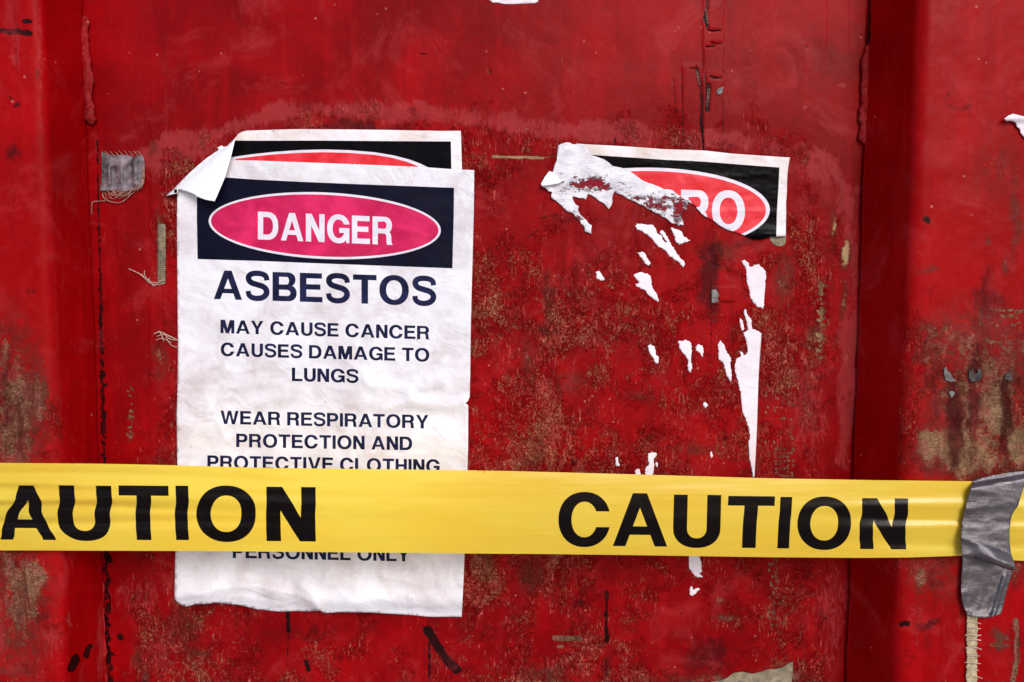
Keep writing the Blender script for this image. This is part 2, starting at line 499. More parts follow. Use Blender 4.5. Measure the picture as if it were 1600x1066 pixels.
def duct(name, c1, c2, metallic=0.3, rough=0.42):
    n = NT(name)
    col = n.mix(n.ss(n.noise(60, 5, 0.65, 0.4), 0.35, 0.7), c1, c2)
    weave = n.math('ADD', n.wave(260, dist=0.6, direction='X'), n.wave(420, dist=0.6, direction='Z'))
    n.set(Base_Color=col, Roughness=rough, Metallic=metallic, Specular_IOR_Level=0.9)
    n.set(Normal=n.bump(n.math('ADD', n.math('MULTIPLY', weave, 0.25), n.math('MULTIPLY', n.noise(70, 6, 0.65, 0.9, n.mapping((0.6, 1, 1.5), rot=(0, .35, 0))), 2.4)), 0.0003, 0.8))
    return n.m
M['duct'] = duct('grey_duct_tape', srgb(88, 80, 82), srgb(108, 100, 104), 0.6, 0.27)
M['old_duct'] = duct('weathered_duct_tape', srgb(54, 38, 42), srgb(150, 132, 140), 0.1, 0.6)
M['cloth'] = plain('beige_scrim_residue', srgb(150, 132, 100), 0.85, srgb(196, 180, 146), 130, 0.0006, 400)
M['canvas'] = plain('grey_tape_residue', srgb(110, 100, 84), 0.85, srgb(160, 140, 112), 120, 0.0006, 300)
M['thread'] = plain('loose_thread', srgb(176, 132, 116), 0.85, srgb(104, 72, 60), 260)
M['pale_thread'] = plain('pale_fibre', srgb(206, 176, 160), 0.8, srgb(176, 140, 120), 200)
M['white_paint'] = plain('white_paint_mark', srgb(236, 228, 234), 0.5, srgb(220, 200, 208), 100)
M['darkgap'] = plain('dark_residue', srgb(40, 30, 30), 0.8, srgb(84, 76, 72), 150, 0.0005, 300)
M['greychip'] = plain('bare_grey_chip', srgb(84, 76, 74), 0.6, srgb(140, 132, 130), 120, 0.0003, 300)
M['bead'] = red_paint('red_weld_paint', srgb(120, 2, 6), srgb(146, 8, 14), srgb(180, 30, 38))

# ------------------------------------------------------------------ wear maps of the container (where each kind of wear sits)
SPECK = [
 "0000000000000000000000000000000000000000",
 "0000000000000000000000000000000000000000",
 "0000000000000000000000000000000000000000",
 "0000000000000000000000000000000000000000",
 "0000000000234443332211112222220000000000",
 "0000003334444444443444334443333300000000",
 "0000004555555555554432333333333400000001",
 "0000004433333333333322222222222410000001",
 "0001014443333333333222222222223420000011",
 "0000124544444444333323223222223520000001",
 "0000113455555555533544333332334630011001",
 "1000112355555555544555444433235620122111",
 "1100112455555555555555555444346630233212",
 "2100113455555555555655555434346630345333",
 "3310113644444444555556444443445520455444",
 "3330112544444444544447533444445420454666",
 "2441123444444444444446643334444420455767",
 "4431113444444444455557744434443310456777",
 "3321113444444444455555544444443310555777",
 "3321113444444444455555544444443310555777",
 "4421123444444444455555554444443310555777",
 "4431133444444444456666554444444310554444",
 "4431133444444444456655443333344310243233",
 "3431143333333333356533323222334420122222",
 "3331144553322222234333334322334420122222",
 "3321154664233322333444554311124420122233",
 "3321154553343333334566666532257720112233"]
_S = np.array([[int(ch) for ch in r] for r in SPECK]) / 9.0
def speckmap(px, py):
    jx = (fbm(px, py, 45, 3, 31) - .5) * 50; jy = (fbm(px, py, 45, 3, 37) - .5) * 34
    x = np.clip((px + jx) / 40.0 - .5, 0, 38.999); y = np.clip((py + jy) / 40.0 - .5, 0, 25.999)
    xi = x.astype(int); yi = y.astype(int); fx = x - xi; fy = y - yi
    fx = fx * fx * (3 - 2 * fx); fy = fy * fy * (3 - 2 * fy)
    return (_S[yi, xi] * (1 - fx) + _S[yi, xi + 1] * fx) * (1 - fy) + (_S[yi + 1, xi] * (1 - fx) + _S[yi + 1, xi + 1] * fx) * fy

def blobs(px, py, L, jit=14):
    jx = (fbm(px, py, 30, 4, 51) - .5) * jit * 2; jy = (fbm(px, py, 30, 4, 57) - .5) * jit * 2
    X = px + jx; Y = py + jy
    r = np.zeros(np.shape(px))
    for (cx, cy, rx, ry, s) in L:
        d = ((X - cx) / rx) ** 2 + ((Y - cy) / ry) ** 2
        r = np.maximum(r, s * np.exp(-d * 1.1))
    return r

def lines(px, py, L, jit=1.5):
    r = np.zeros(np.shape(px))
    wob = (fbm(px, py, 9, 3, 71) - .5) * 2 * jit
    for (pts, wd, s) in L:
        xs = [p[0] for p in pts]; ys = [p[1] for p in pts]
        m = (px > min(xs) - wd - 6) & (px < max(xs) + wd + 6) & (py > min(ys) - wd - 6) & (py < max(ys) + wd + 6)
        if not m.any(): continue
        d = seg_dist(px[m], py[m], pts) + wob[m] * min(1, wd / 4)
        r[m] = np.maximum(r[m], s * (1 - sstep(wd * .35, wd * .65 + .8, d)))
    return r

BARE_P = [(250, 385, 7, 60, .75), (250, 560, 14, 40, .55), (1322, 395, 9, 26, .8), (1300, 350, 6, 34, .6), (1316, 470, 6, 44, .55),
          (835, 705, 26, 28, .5), (826, 560, 18, 60, .4), (1125, 392, 34, 20, .55), (1118, 415, 26, 10, .5), (1215, 1058, 60, 14, .75), (1100, 1062, 70, 10, .6),
          (830, 900, 26, 34, .55), (850, 1055, 40, 18, .55), (890, 600, 34, 20, .45), (858, 460, 12, 40, .5), (855, 515, 24, 10, .5),
          (215, 1030, 14, 20, .5), (225, 1060, 8, 20, .6), (290, 980, 34, 40, .42), (1120, 940, 8, 8, .8), (1131, 967, 26, 7, .65), (310, 1025, 30, 18, .5),
          (1225, 440, 22, 60, .55), (1272, 520, 12, 30, .5), (1000, 620, 30, 12, .4), (1085, 700, 50, 14, .45), (760, 870, 22, 50, .45), (240, 232, 10, 16, .5)]
BARE_L = [(((722, 243), (760, 245)), 1.8, .6), (((770, 245), (848, 247)), 3.6, 1), (((848, 247), (868, 244)), 1.6, .7),
          (((867, 998), (905, 998)), 8, 1), (((872, 1011), (878, 1011)), 5, .9), (((207, 650), (204, 690)), 3, .6), (((1205, 425), (1203, 520)), 2, 0)]
GRIME_P = [(1110, 430, 24, 90, .8), (1105, 1030, 60, 40, .75), (560, 196, 110, 12, .7), (1075, 520, 20, 160, .45), (900, 345, 60, 14, .5),
           (860, 285, 30, 20, .35), (910, 950, 30, 10, .6), (480, 985, 120, 24, .5), (1150, 380, 60, 14, .5), (1240, 620, 10, 120, .3), (175, 420, 26, 380, .25),
           (895, 722, 8, 8, 1), (1138, 684, 5, 5, 1), (740, 300, 18, 70, .4), (740, 960, 26, 20, .45), (950, 1040, 14, 40, .6), (1035, 480, 34, 60, .3)]
CHALK_P = [(300, 235, 90, 26, .62), (250, 262, 34, 36, .55), (1278, 262, 36, 48, .62), (1300, 360, 30, 60, .35), (1262, 640, 44, 130, .55), (1300, 960, 46, 130, .5),
           (430, 180, 22, 14, .5), (1150, 225, 50, 10, .5), (1250, 230, 30, 10, .55), (1316, 132, 9, 6, .9), (1262, 167, 5, 5, .9), (930, 195, 60, 14, .4), (215, 930, 60, 60, .45),
           (250, 1010, 70, 50, .4), (1060, 640, 120, 60, .2), (1200, 720, 60, 60, .35), (145, 1000, 8, 70, .6), (640, 178, 120, 12, .35)]
BLACK_L = [(((668, 984), (680, 1004), (695, 1028), (713, 1046)), 13, 1), (((671, 990), (671, 1062)), 2.4, .9), (((948, 926), (948, 934)), 6, 1), (((948, 930), (947, 1002)), 2.8, 1),
           (((947, 958), (947, 962)), 6, 1), (((948, 984), (948, 1000)), 6, 1), (((450, 956), (451, 986)), 5.5, 1), (((451, 986), (449, 1040)), 2, .55),
           (((479, 1034), (482, 1046)), 6, 1), (((166, 868), (172, 876)), 8, 1), (((187, 995), (188, 997)), 9, 1),
           (((1105, 0), (1105, 10), (1102, 28), (1106, 44)), 5, .9), (((1065, 112), (1067, 222)), 2, .6), (((1088, 104), (1094, 128), (1097, 160), (1095, 190), (1100, 236)), 3.2, .85),
           (((1052, 124), (1056, 176)), 3, .5), (((1107, 134), (1105, 172)), 7, .8), (((1130, 160), (1129, 208)), 2, .6), (((1098, 78), (1098, 104)), 1.6, .5), (((1101, 112), (1103, 132)), 2, .6),
           (((1112, 121), (1125, 122)), 5, .7), (((1107, 47), (1125, 48)), 3.5, .8), (((1104, 73), (1114, 72)), 3.5, .8), (((1112, 66), (1128, 67)), 2, .6),
           (((1111, 440), (1111, 560)), 1.6, .6), (((1090, 400), (1125, 415)), 2.5, .6), (((1122, 404), (1140, 424)), 3, .5), (((655, 84), (667, 85)), 2.2, .7), (((764, 108), (765, 113)), 4, .5),
           (((438, 130), (446, 133)), 3, .5), (((842, 342), (868, 336)), 3, .55), (((824, 372), (840, 360)), 2.4, .6), (((1259, 73), (1260, 74)), 4, .8), (((682, 72), (684, 80)), 4, .4),
           (((1204, 423), (1203, 490)), 4, .3), (((234, 136), (236, 190)), 1.2, .4), (((961, 215), (961, 228)), 2.4, .6), (((208, 485), (208, 520)), 1.2, .5), (((1320, 915), (1322, 935)), 3, .4)]
BARE_R = [(1530, 600, 100, 130, .76), (1462, 550, 40, 60, .72), (1510, 700, 90, 60, .86), (26, 650, 60, 170, .70), (30, 940, 56, 120, .72), (1470, 900, 60, 60, .45), (1560, 260, 60, 90, .3), (8, 560, 20, 60, .7), (60, 625, 24, 46, .95), (20, 700, 40, 36, .55), (45, 905, 32, 50, .95), (48, 960, 24, 40, .7), (8, 890, 22, 70, .7), (20, 1050, 40, 18, .55), (60, 116, 3, 12, .7),
          (1485, 525, 42, 44, .62), (1455, 700, 30, 50, .85), (1560, 650, 42, 60, .85), (1530, 715, 70, 34, .8), (1590, 700, 24, 60, .9), (1436, 900, 18, 46, .62), (1586, 330, 12, 90, .5),
          (1452, 425, 20, 8, .5), (1580, 1030, 5, 60, .3), (1560, 1000, 20, 22, .62), (1470, 600, 40, 60, .45), (1460, 860, 60, 20, .5), (1590, 890, 14, 30, .6), (1574, 410, 8, 16, .6), (1540, 376, 8, 8, .5)]
BARE_RL = [(((1586, 968), (1588, 990), (1590, 1030), (1582, 1068)), 7, 1.0), (((1560, 995), (1572, 996)), 6, 1.0), (((1548, 1008), (1574, 1009)), 5, 1), (((1562, 990), (1560, 1014)), 7, .9),
           (((1533, 482), (1533, 505)), 5, 1.0), (((1534, 483), (1600, 486)), 5, .62), (((1540, 492), (1590, 496)), 4, .6), (((1536, 532), (1566, 536)), 4, .8), (((1536, 536), (1548, 562)), 4, .8), (((1548, 506), (1568, 510)), 4, .5)]
GRIME_R = [(1522, 620, 14, 120, .8), (1572, 640, 11, 110, .8), (1545, 470, 34, 60, .6), (1462, 600, 8, 90, .5), (12, 620, 10, 130, .6), (34, 690, 8, 120, .5), (1495, 660, 22, 110, .85), (1545, 460, 26, 70, .5), (1560, 590, 60, 26, .55), (1450, 975, 26, 10, .8), (1455, 910, 14, 60, .5), (1500, 165, 40, 8, .5), (22, 520, 40, 40, .45), (20, 640, 50, 90, .55),
           (25, 800, 50, 110, .4), (15, 240, 18, 20, .6), (28, 162, 6, 8, .95), (15, 148, 4, 5, .8), (48, 452, 14, 10, .5), (1580, 560, 30, 90, .5), (1445, 1000, 20, 40, .4), (40, 1040, 40, 20, .4)]
BLACK_RL = [(((-6, 46), (12, 50), (30, 49), (46, 52)), 8, 1), (((38, 33), (46, 34)), 6, 1), (((112, 1044), (120, 1028)), 11, 1), (((135, 1024), (142, 1010)), 8, 1), (((1446, 342), (1451, 345)), 9, .95),
            (((1408, 975), (1418, 974)), 8, .7), (((1478, 150), (1486, 148)), 3, .5), (((1482, 145), (1482, 151)), 4, .5), (((1357, -20), (1358, 30), (1357, 66)), 6, 1)]
CHALK_R = [(64, 80, 5, 200, .5), (80, 500, 6, 120, .3), (1462, 60, 30, 120, .3), (25, 90, 16, 30, .5), (1450, 700, 30, 60, .6), (1570, 260, 20, 50, .5), (1500, 300, 60, 100, .15), (80, 1000, 30, 50, .5),
           (157, 1010, 8, 90, .7), (1470, 640, 40, 50, .5), (1495, 990, 60, 60, .35), (108, 970, 3, 18, .8), (1430, 980, 20, 60, .4)]

_r = random.Random(12)
for _k in range(34):
    _y = _r.uniform(440, 560); BARE_L.append((((1284 + _r.uniform(-6, 5) - (_y - 440) * .02, _y), (1284.6 + _r.uniform(-6, 5), _y + 1.5)), _r.uniform(1.6, 4), 1.15))
for _k in range(40):
    _x = 1212 + 6.5 * (_k % 5) + _r.uniform(-1.5, 1.5); _y = 702 + 6 * (_k // 5) + _r.uniform(-1.5, 1.5)
    if _r.random() < .8: BARE_L.append((((_x, _y), (_x + 1.5, _y + .5)), _r.uniform(1.8, 3.6), 1.15))
for _k in range(44):
    _y = _r.uniform(868, 1010); _x = 1207 + _r.uniform(-7, 7) + (12 if _r.random() < .3 else 0); BARE_L.append((((_x, _y), (_x + 1, _y + 1.5)), _r.uniform(1.4, 3.4), 1.15))
for _k in range(26):
    _y = _r.uniform(600, 700); _x = 1203 + _r.uniform(-8, 40); BARE_L.append((((_x, _y), (_x + 1, _y + 1.5)), _r.uniform(1.4, 2.8), 1.1))
for _k in range(60):
    _x = _r.uniform(1530, 1600); _y = _r.choice([487, 494, 506, 534, 542, 550]) + _r.uniform(-3, 3); BARE_RL.append((((_x, _y), (_x + 2, _y)), _r.uniform(1.8, 3.4), 1.15))
for _k in range(22):
    _y = _r.uniform(605, 684); _x = 202 + _r.uniform(-4, 6); BARE_L.append((((_x, _y), (_x + 1.5, _y + 1)), _r.uniform(1.3, 2.4), 1.1))
def wear(co, rib=False):
    px, py = Q(co)
    a = {}
    sp = speckmap(px, py)
    if rib:
        sp = sp * 0.75
        a['bare'] = np.maximum(blobs(px, py, BARE_R, 10), lines(px, py, BARE_RL, 2.2))
        a['grime'] = blobs(px, py, GRIME_R, 12)
        a['chalk'] = blobs(px, py, CHALK_R, 6)
        a['black'] = lines(px, py, BLACK_RL, 2.2)
        a['gold'] = blobs(px, py, [(1540, 690, 90, 70, .3)], 8)
        side = np.abs(co[..., 1]) < 0.055       # the sheltered flank is hardly scuffed
        sp = np.where(side, sp * 0.1, sp)
        for k in ('bare', 'grime'):
            a[k] = np.where(side, a[k] * 0.15, a[k])
    else:
        arch = [(222, 250), (260, 222), (330, 214), (420, 176), (560, 172), (700, 182), (800, 196), (900, 206), (1000, 210), (1100, 218), (1180, 228), (1250, 236), (1296, 250), (1322, 300), (1330, 420), (1326, 600), (1318, 720)]
        dd = seg_dist(px, py, arch) + (fbm(px, py, 40, 3, 91) - .5) * 30
        arc_ = .72 * np.exp(-(dd / 20.0) ** 2) * (.5 + .8 * fbm(px, py, 70, 2, 95))
        a['bare'] = np.maximum(blobs(px, py, BARE_P, 8), lines(px, py, BARE_L, 1.2))
        a['grime'] = blobs(px, py, GRIME_P, 14)
        a['chalk'] = np.maximum(blobs(px, py, CHALK_P, 10), arc_)
        bl = lines(px, py, BLACK_L, 1.6)
        lump = vnoise(px / 7, py / 9, 88)
        xs = 150 + (py - 300) * 0.0205
        lump2 = vnoise(px / 3.5, py / 4.5, 89)
        wd = .6 + 1.8 * sstep(380, 560, py) * (1 - .6 * sstep(700, 800, py)) + 2.2 * sstep(860, 900, py)
        sm = (1 - sstep(0, 3.2, np.abs(px - xs - 4) - (lump * 2 + lump2 * 2.4 - 1.2) * wd)) * .66 * sstep(190, 230, py)
        a['black'] = np.maximum(bl, sm)
        a['gold'] = blobs(px, py, [(1318, 400, 16, 60, 1), (1300, 350, 10, 50, .8), (1272, 520, 14, 60, .7), (1312, 520, 12, 60, .6), (812, 245, 60, 8, .6), (830, 705, 30, 40, .25), (250, 380, 10, 70, .4)], 6)
    a['speck'] = sp
    return a, px, py

# ------------------------------------------------------------------ the container
ZT = P(800, -230, 0)[2]; ZB = P(800, 1290, 0)[2]
dump = empty('waste_container', (0, 0, -1.13), "red steel waste container side with two upright ribs and worn scuffed paint", "waste container")
STEP = 0.00102
def seam_x(p0, p1, h):
    a = P(p0[0], p0[1], h); b = P(p1[0], p1[1], h)
    return lambda z: a[0] + (b[0] - a[0]) * (z - a[2]) / (b[2] - a[2])
RH = 0.065
GAP = 0.0035
lseam = seam_x((128, 0), (166, 1066), GAP); lfold = seam_x((62, 0), (101, 1066), RH)
rseam = seam_x((1358, 0), (1322, 1066), GAP); rfold = seam_x((1441, 0), (1404, 1066), RH)

def panel_relief(px, py):
    h = (fbm(px, py, 260, 3, 5) - .5) * 0.0030 + (fbm(px, py, 40, 3, 9) - .5) * 0.0005
    band = lambda x0, x1, y0, y1, s: sstep(x0 - s, x0 + s, px) * (1 - sstep(x1 - s, x1 + s, px)) * sstep(y0 - s, y0 + s, py) * (1 - sstep(y1 - s, y1 + s, py))
    wob = (fbm(px, py, 14, 2, 17) - .5) * 4
    pxx = px + wob
    h = h + 0.0006 * (sstep(1097, 1100, pxx) * (1 - sstep(1129, 1132, pxx))) * (1 - sstep(232, 236, py))
    h = h + 0.0004 * (sstep(1064, 1067, pxx) * (1 - sstep(1093, 1096, pxx))) * sstep(96, 106, py) * (1 - sstep(215, 240, py))
    h = h + 0.0006 * (sstep(1110, 1112, px) * (1 - sstep(1148, 1151, px))) * sstep(446, 450, py) * (1 - sstep(470, 473, py))
    h = h + 0.0005 * (sstep(233, 236, pxx)) * (1 - sstep(258, 262, pxx)) * sstep(120, 160, py) * (1 - sstep(560, 640, py))
    h = h + 0.0003 * sstep(1328, 1325, px) * sstep(1290, 1294, px + wob * .5) * (1 - sstep(0, 50, py - 60)) * (-1)
    return h

GZ = -1.25
xs = np.arange(-0.50, 0.50, STEP); zs = np.concatenate([[0.62], np.arange(float(ZT), float(ZB), -STEP), [-0.85, GZ + .12]])
X, Z = np.meshgrid(xs, zs)
co = np.stack([X, np.zeros_like(X), Z], -1)
at, px, py = wear(co)
relief = panel_relief(px, py)
fine = (fbm(px, py, 5, 2, 61) - .5) * 0.00045 * at['speck'] + (fbm(px, py, 12, 3, 66) - .5) * 0.0006 * at['speck']
relief = relief + fine - 0.0004 * np.clip(at['bare'] * 1.3, 0, 1) * sstep(.3, .6, fbm(px, py, 10, 3, 3)) - 0.0006 * at['black'] * (py < 240)
co[..., 1] = -relief
grid_mesh('side_panel', co, M['panel'], dump, at)

def rib(seam, fold, sgn, xout, xdense):
    """channel rib: flank from the seam up to a rounded fold, then the flat face and the far flank"""
    zs = np.concatenate([[0.62], np.arange(float(ZT), float(ZB), -STEP * 1.1), [-0.85, GZ + .12]])
    rows = []
    for z in zs:
        s = seam(z); f = fold(z); f0 = fold(0.0)
        pts = [(s + sgn * 0.0045, GAP + .0005), (s + sgn * 0.0012, GAP), (s, GAP + .0012)]
        # flank
        fx, fh = f - s, RH - GAP
        L = math.hypot(fx, fh); ux, uh = fx / L, fh / L
        r = 0.011
        n1 = 52
        t0, t1 = .0015, L - r * .9
        for k in range(n1 + 1):
            t = t0 + (t1 - t0) * k / n1
            pts.append((s + ux * t, GAP + uh * t))
        a = pts[-1]; c = (f + sgn * r, RH); m = (f, RH)
        for k in range(1, 12):
            t = k / 12
            pts.append(((1 - t) ** 2 * a[0] + 2 * t * (1 - t) * m[0] + t * t * c[0], (1 - t) ** 2 * a[1] + 2 * t * (1 - t) * m[1] + t * t * c[1]))
        pts.append(c)
        nx = int(abs(xdense - (f0 + sgn * r)) / (STEP * 1.1))
        for k in range(1, nx + 1):
            pts.append((c[0] + (xdense - c[0]) * k / nx, RH))
        for k in range(1, 5):
            pts.append((xdense + (xout - xdense) * k / 4, RH))
        pts.append((xout + sgn * .02, GAP)); pts.append((xout + sgn * .05, 0.0))
        rows.append(pts)
    A = np.array(rows)
    co = np.stack([A[..., 0], -A[..., 1], np.repeat(zs[:, None], A.shape[1], 1)], -1)
    at, px, py = wear(co, True)
    face = sstep(.045, .064, A[..., 1])
    d = (fbm(px, py, 150, 3, 21) - .5) * 0.0022 * face + (fbm(px, py, 30, 3, 24) - .5) * 0.0006
    d = d + (fbm(px, py, 8, 3, 25) - .5) * 0.0012 * np.clip(at['bare'], 0, 1) * face
    co[..., 1] -= d * (A[..., 1] > .006)
    co[..., 0] += (fbm(px * 0 + 3, py, 60, 4, 29) - .5) * 0.0028 * (1 - face)
    if sgn > 0:
        co = co
    else:
        co = co[:, ::-1]
        at = {k: v[:, ::-1] for k, v in at.items()}
    return grid_mesh('rib', co, M['rib'], dump, at)
r1 = rib(lseam, lfold, -1, -0.95, float(P(-60, 533, RH)[0])); r1['label'] = 'red upright rib at the left edge'
r2 = rib(rseam, rfold, 1, 0.95, float(P(1660, 533, RH)[0])); r2['label'] = 'red upright rib under the grey duct tape'

def bead(p0, p1, wpx, foot, label):
    n = 44; V = []; F = []; m = 12
    for i in range(n + 1):
        t = i / n
        x = p0[0] + (p1[0] - p0[0]) * t; y = p0[1] + (p1[1] - p0[1]) * t
        x += (vnoise(i * .3, 2.2, 9) - .5) * 4
        c = P(x, y, 0.0036)
        rr = wpx * .0006 * .5 * (0.70 + 0.42 * vnoise(i * .45, 3.3, int(p0[0])) + 0.25 * vnoise(i * 1.3, 8, 5))
        if i < 4: rr *= math.sqrt((i + .2) / 4.2)
        if i > n - 5: rr *= (1 + foot * math.sin((n - i + 1) / 5 * math.pi)) * (0.25 + .75 * min(1, (n - i) / 2))
        for j in range(m):
            g = 2 * math.pi * j / m
            V.append((c[0] + math.cos(g) * rr, c[1] + math.sin(g) * rr * .5 + .0014 * (vnoise(j * .9, i * .6, 7) - .5), c[2]))
    for i in range(n):
        for j in range(m):
            F.append((i * m + j, i * m + (j + 1) % m, (i + 1) * m + (j + 1) % m, (i + 1) * m + j))
    F.append(tuple(range(m))); F.append(tuple(n * m + j for j in range(m))[::-1])
    o = link('weld_bead', V, F, M['bead'], dump, label=label)
    for k, v in (('speck', .22), ('bare', 0), ('grime', .2), ('chalk', .45), ('black', 0), ('gold', 0)):
        a = o.data.attributes.new(k, 'FLOAT', 'POINT'); a.data.foreach_set('value', np.full(len(o.data.vertices), v, np.float32))
bead((131, 24), (141, 194), 13, .35, 'knobbly red weld bead at upper left seam')
bead((1356, 68), (1349, 224), 14, .3, 'red weld bead at upper right seam')
bead((158, 908), (163, 1090), 9, .1, 'thin scraped weld bead at lower left seam')

# curled paint edges where tape beneath the paint has split
def flake(x0, y0, x1, y1, lift, wd, parent=dump):
    n = 10; V = []; F = []
    for i in range(n + 1):
        t = i / n
        x = x0 + (x1 - x0) * t; y = y0 + (y1 - y0) * t + math.sin(t * 5 + x0) * .6
        k = math.sin(math.pi * min(1, max(0, .08 + t * .9))) ** .6
        for j, (dy, hh) in enumerate(((0, .0004), (wd * .4, lift * .7 * k), (wd * .8 * k, lift * k), (wd * k, lift * .75 * k), (wd * .55 * k, lift * .7 * k - .0003))):
            V.append(P(x, y + dy * .6, hh + .0005))
    m = 5
    for i in range(n):
        for j in range(m - 1):
            F.append((i * m + j, i * m + j + 1, (i + 1) * m + j + 1, (i + 1) * m + j))
    o = link('paint_flake', V, F, M['bead'], parent)
    for k, v in (('speck', .1), ('bare', 0), ('grime', .1), ('chalk', .3), ('black', 0), ('gold', 0)):
        a = o.data.attributes.new(k, 'FLOAT', 'POINT'); a.data.foreach_set('value', np.full(len(o.data.vertices), v, np.float32))
for f in ((1106, 44, 1126, 45, .0016, 4), (1109, 64, 1130, 66, .002, 4), (1101, 70, 1116, 70, .0016, 4), (1109, 117, 1127, 119, .002, 4), (1077, 104, 1092, 106, .0012, 2.5),
          (1104, 136, 1112, 130, .0014, 3), (1127, 468, 1149, 467, .003, 6), (1110, 472, 1128, 474, .0014, 3), (654, 82, 668, 83, .001, 2), (1128, 110, 1134, 110, .0008, 2)):
    flake(*f)

def cross_threads(x0, y0, x1, y1, wd, n_):
    V = []; F = []
    rr_ = random.Random(int(x0))
    for k in range(n_ + 2):
        if k < n_:
            t = (k + .5) / n_; x = x0 + (x1 - x0) * t; y = y0 + (y1 - y0) * t
            y += rr_.uniform(-2, 2); q = [P(x - wd * rr_.uniform(.5, 1), y + rr_.uniform(-1.2, 1.2), .0008), P(x, y, .0016), P(x + wd, y + rr_.uniform(-1.2, 1.2), .0008)]
        else:
            o_ = (-.4, .5)[k - n_] * wd
            q = [P(x0 + o_, y0, .0013), P((x0 + x1) / 2 + o_, (y0 + y1) / 2, .0015), P(x1 + o_, y1, .0013)]
        v, f = tube(q, .00019, 5); b = len(V); V += v; F += [tuple(b + i for i in g_) for g_ in f]
    link('exposed_mesh', V, F, M['thread'], dump, label='pale woven threads showing in a split of the paint')
cross_threads(1103, 14, 1106, 38, 2.0, 5)
cross_threads(1088.5, 110, 1093, 134, 1.8, 5)
cross_threads(1107.5, 137, 1104.5, 168, 2.6, 6)

# ------------------------------------------------------------------ lettering (outlines drawn here, cap height 1)
def arc(cx, cy, rx, ry, a0, a1, k=14, e=2.0):
    out = []
    for i in range(k + 1):
        a = math.radians(a0 + (a1 - a0) * i / k)
        c, s = math.cos(a), math.sin(a)
        out.append((cx + rx * math.copysign(abs(c) ** (2 / e), c), cy + ry * math.copysign(abs(s) ** (2 / e), s)))
    return out
def rect(a, b, c, d): return [(a, b), (c, b), (c, d), (a, d)]
SV, SH = .205, .17
def stroke(pts, hw):
    c = catmull(pts, 5); L = []; R = []
    for i, p in enumerate(c):
        q0 = c[max(i - 1, 0)]; q1 = c[min(i + 1, len(c) - 1)]
        dx, dy = q1[0] - q0[0], q1[1] - q0[1]; l = math.hypot(dx, dy) or 1
        w_ = hw(i / (len(c) - 1)) if callable(hw) else hw
        L.append((p[0] - dy / l * w_, p[1] + dx / l * w_)); R.append((p[0] + dy / l * w_, p[1] - dx / l * w_))
    return L + R[::-1]
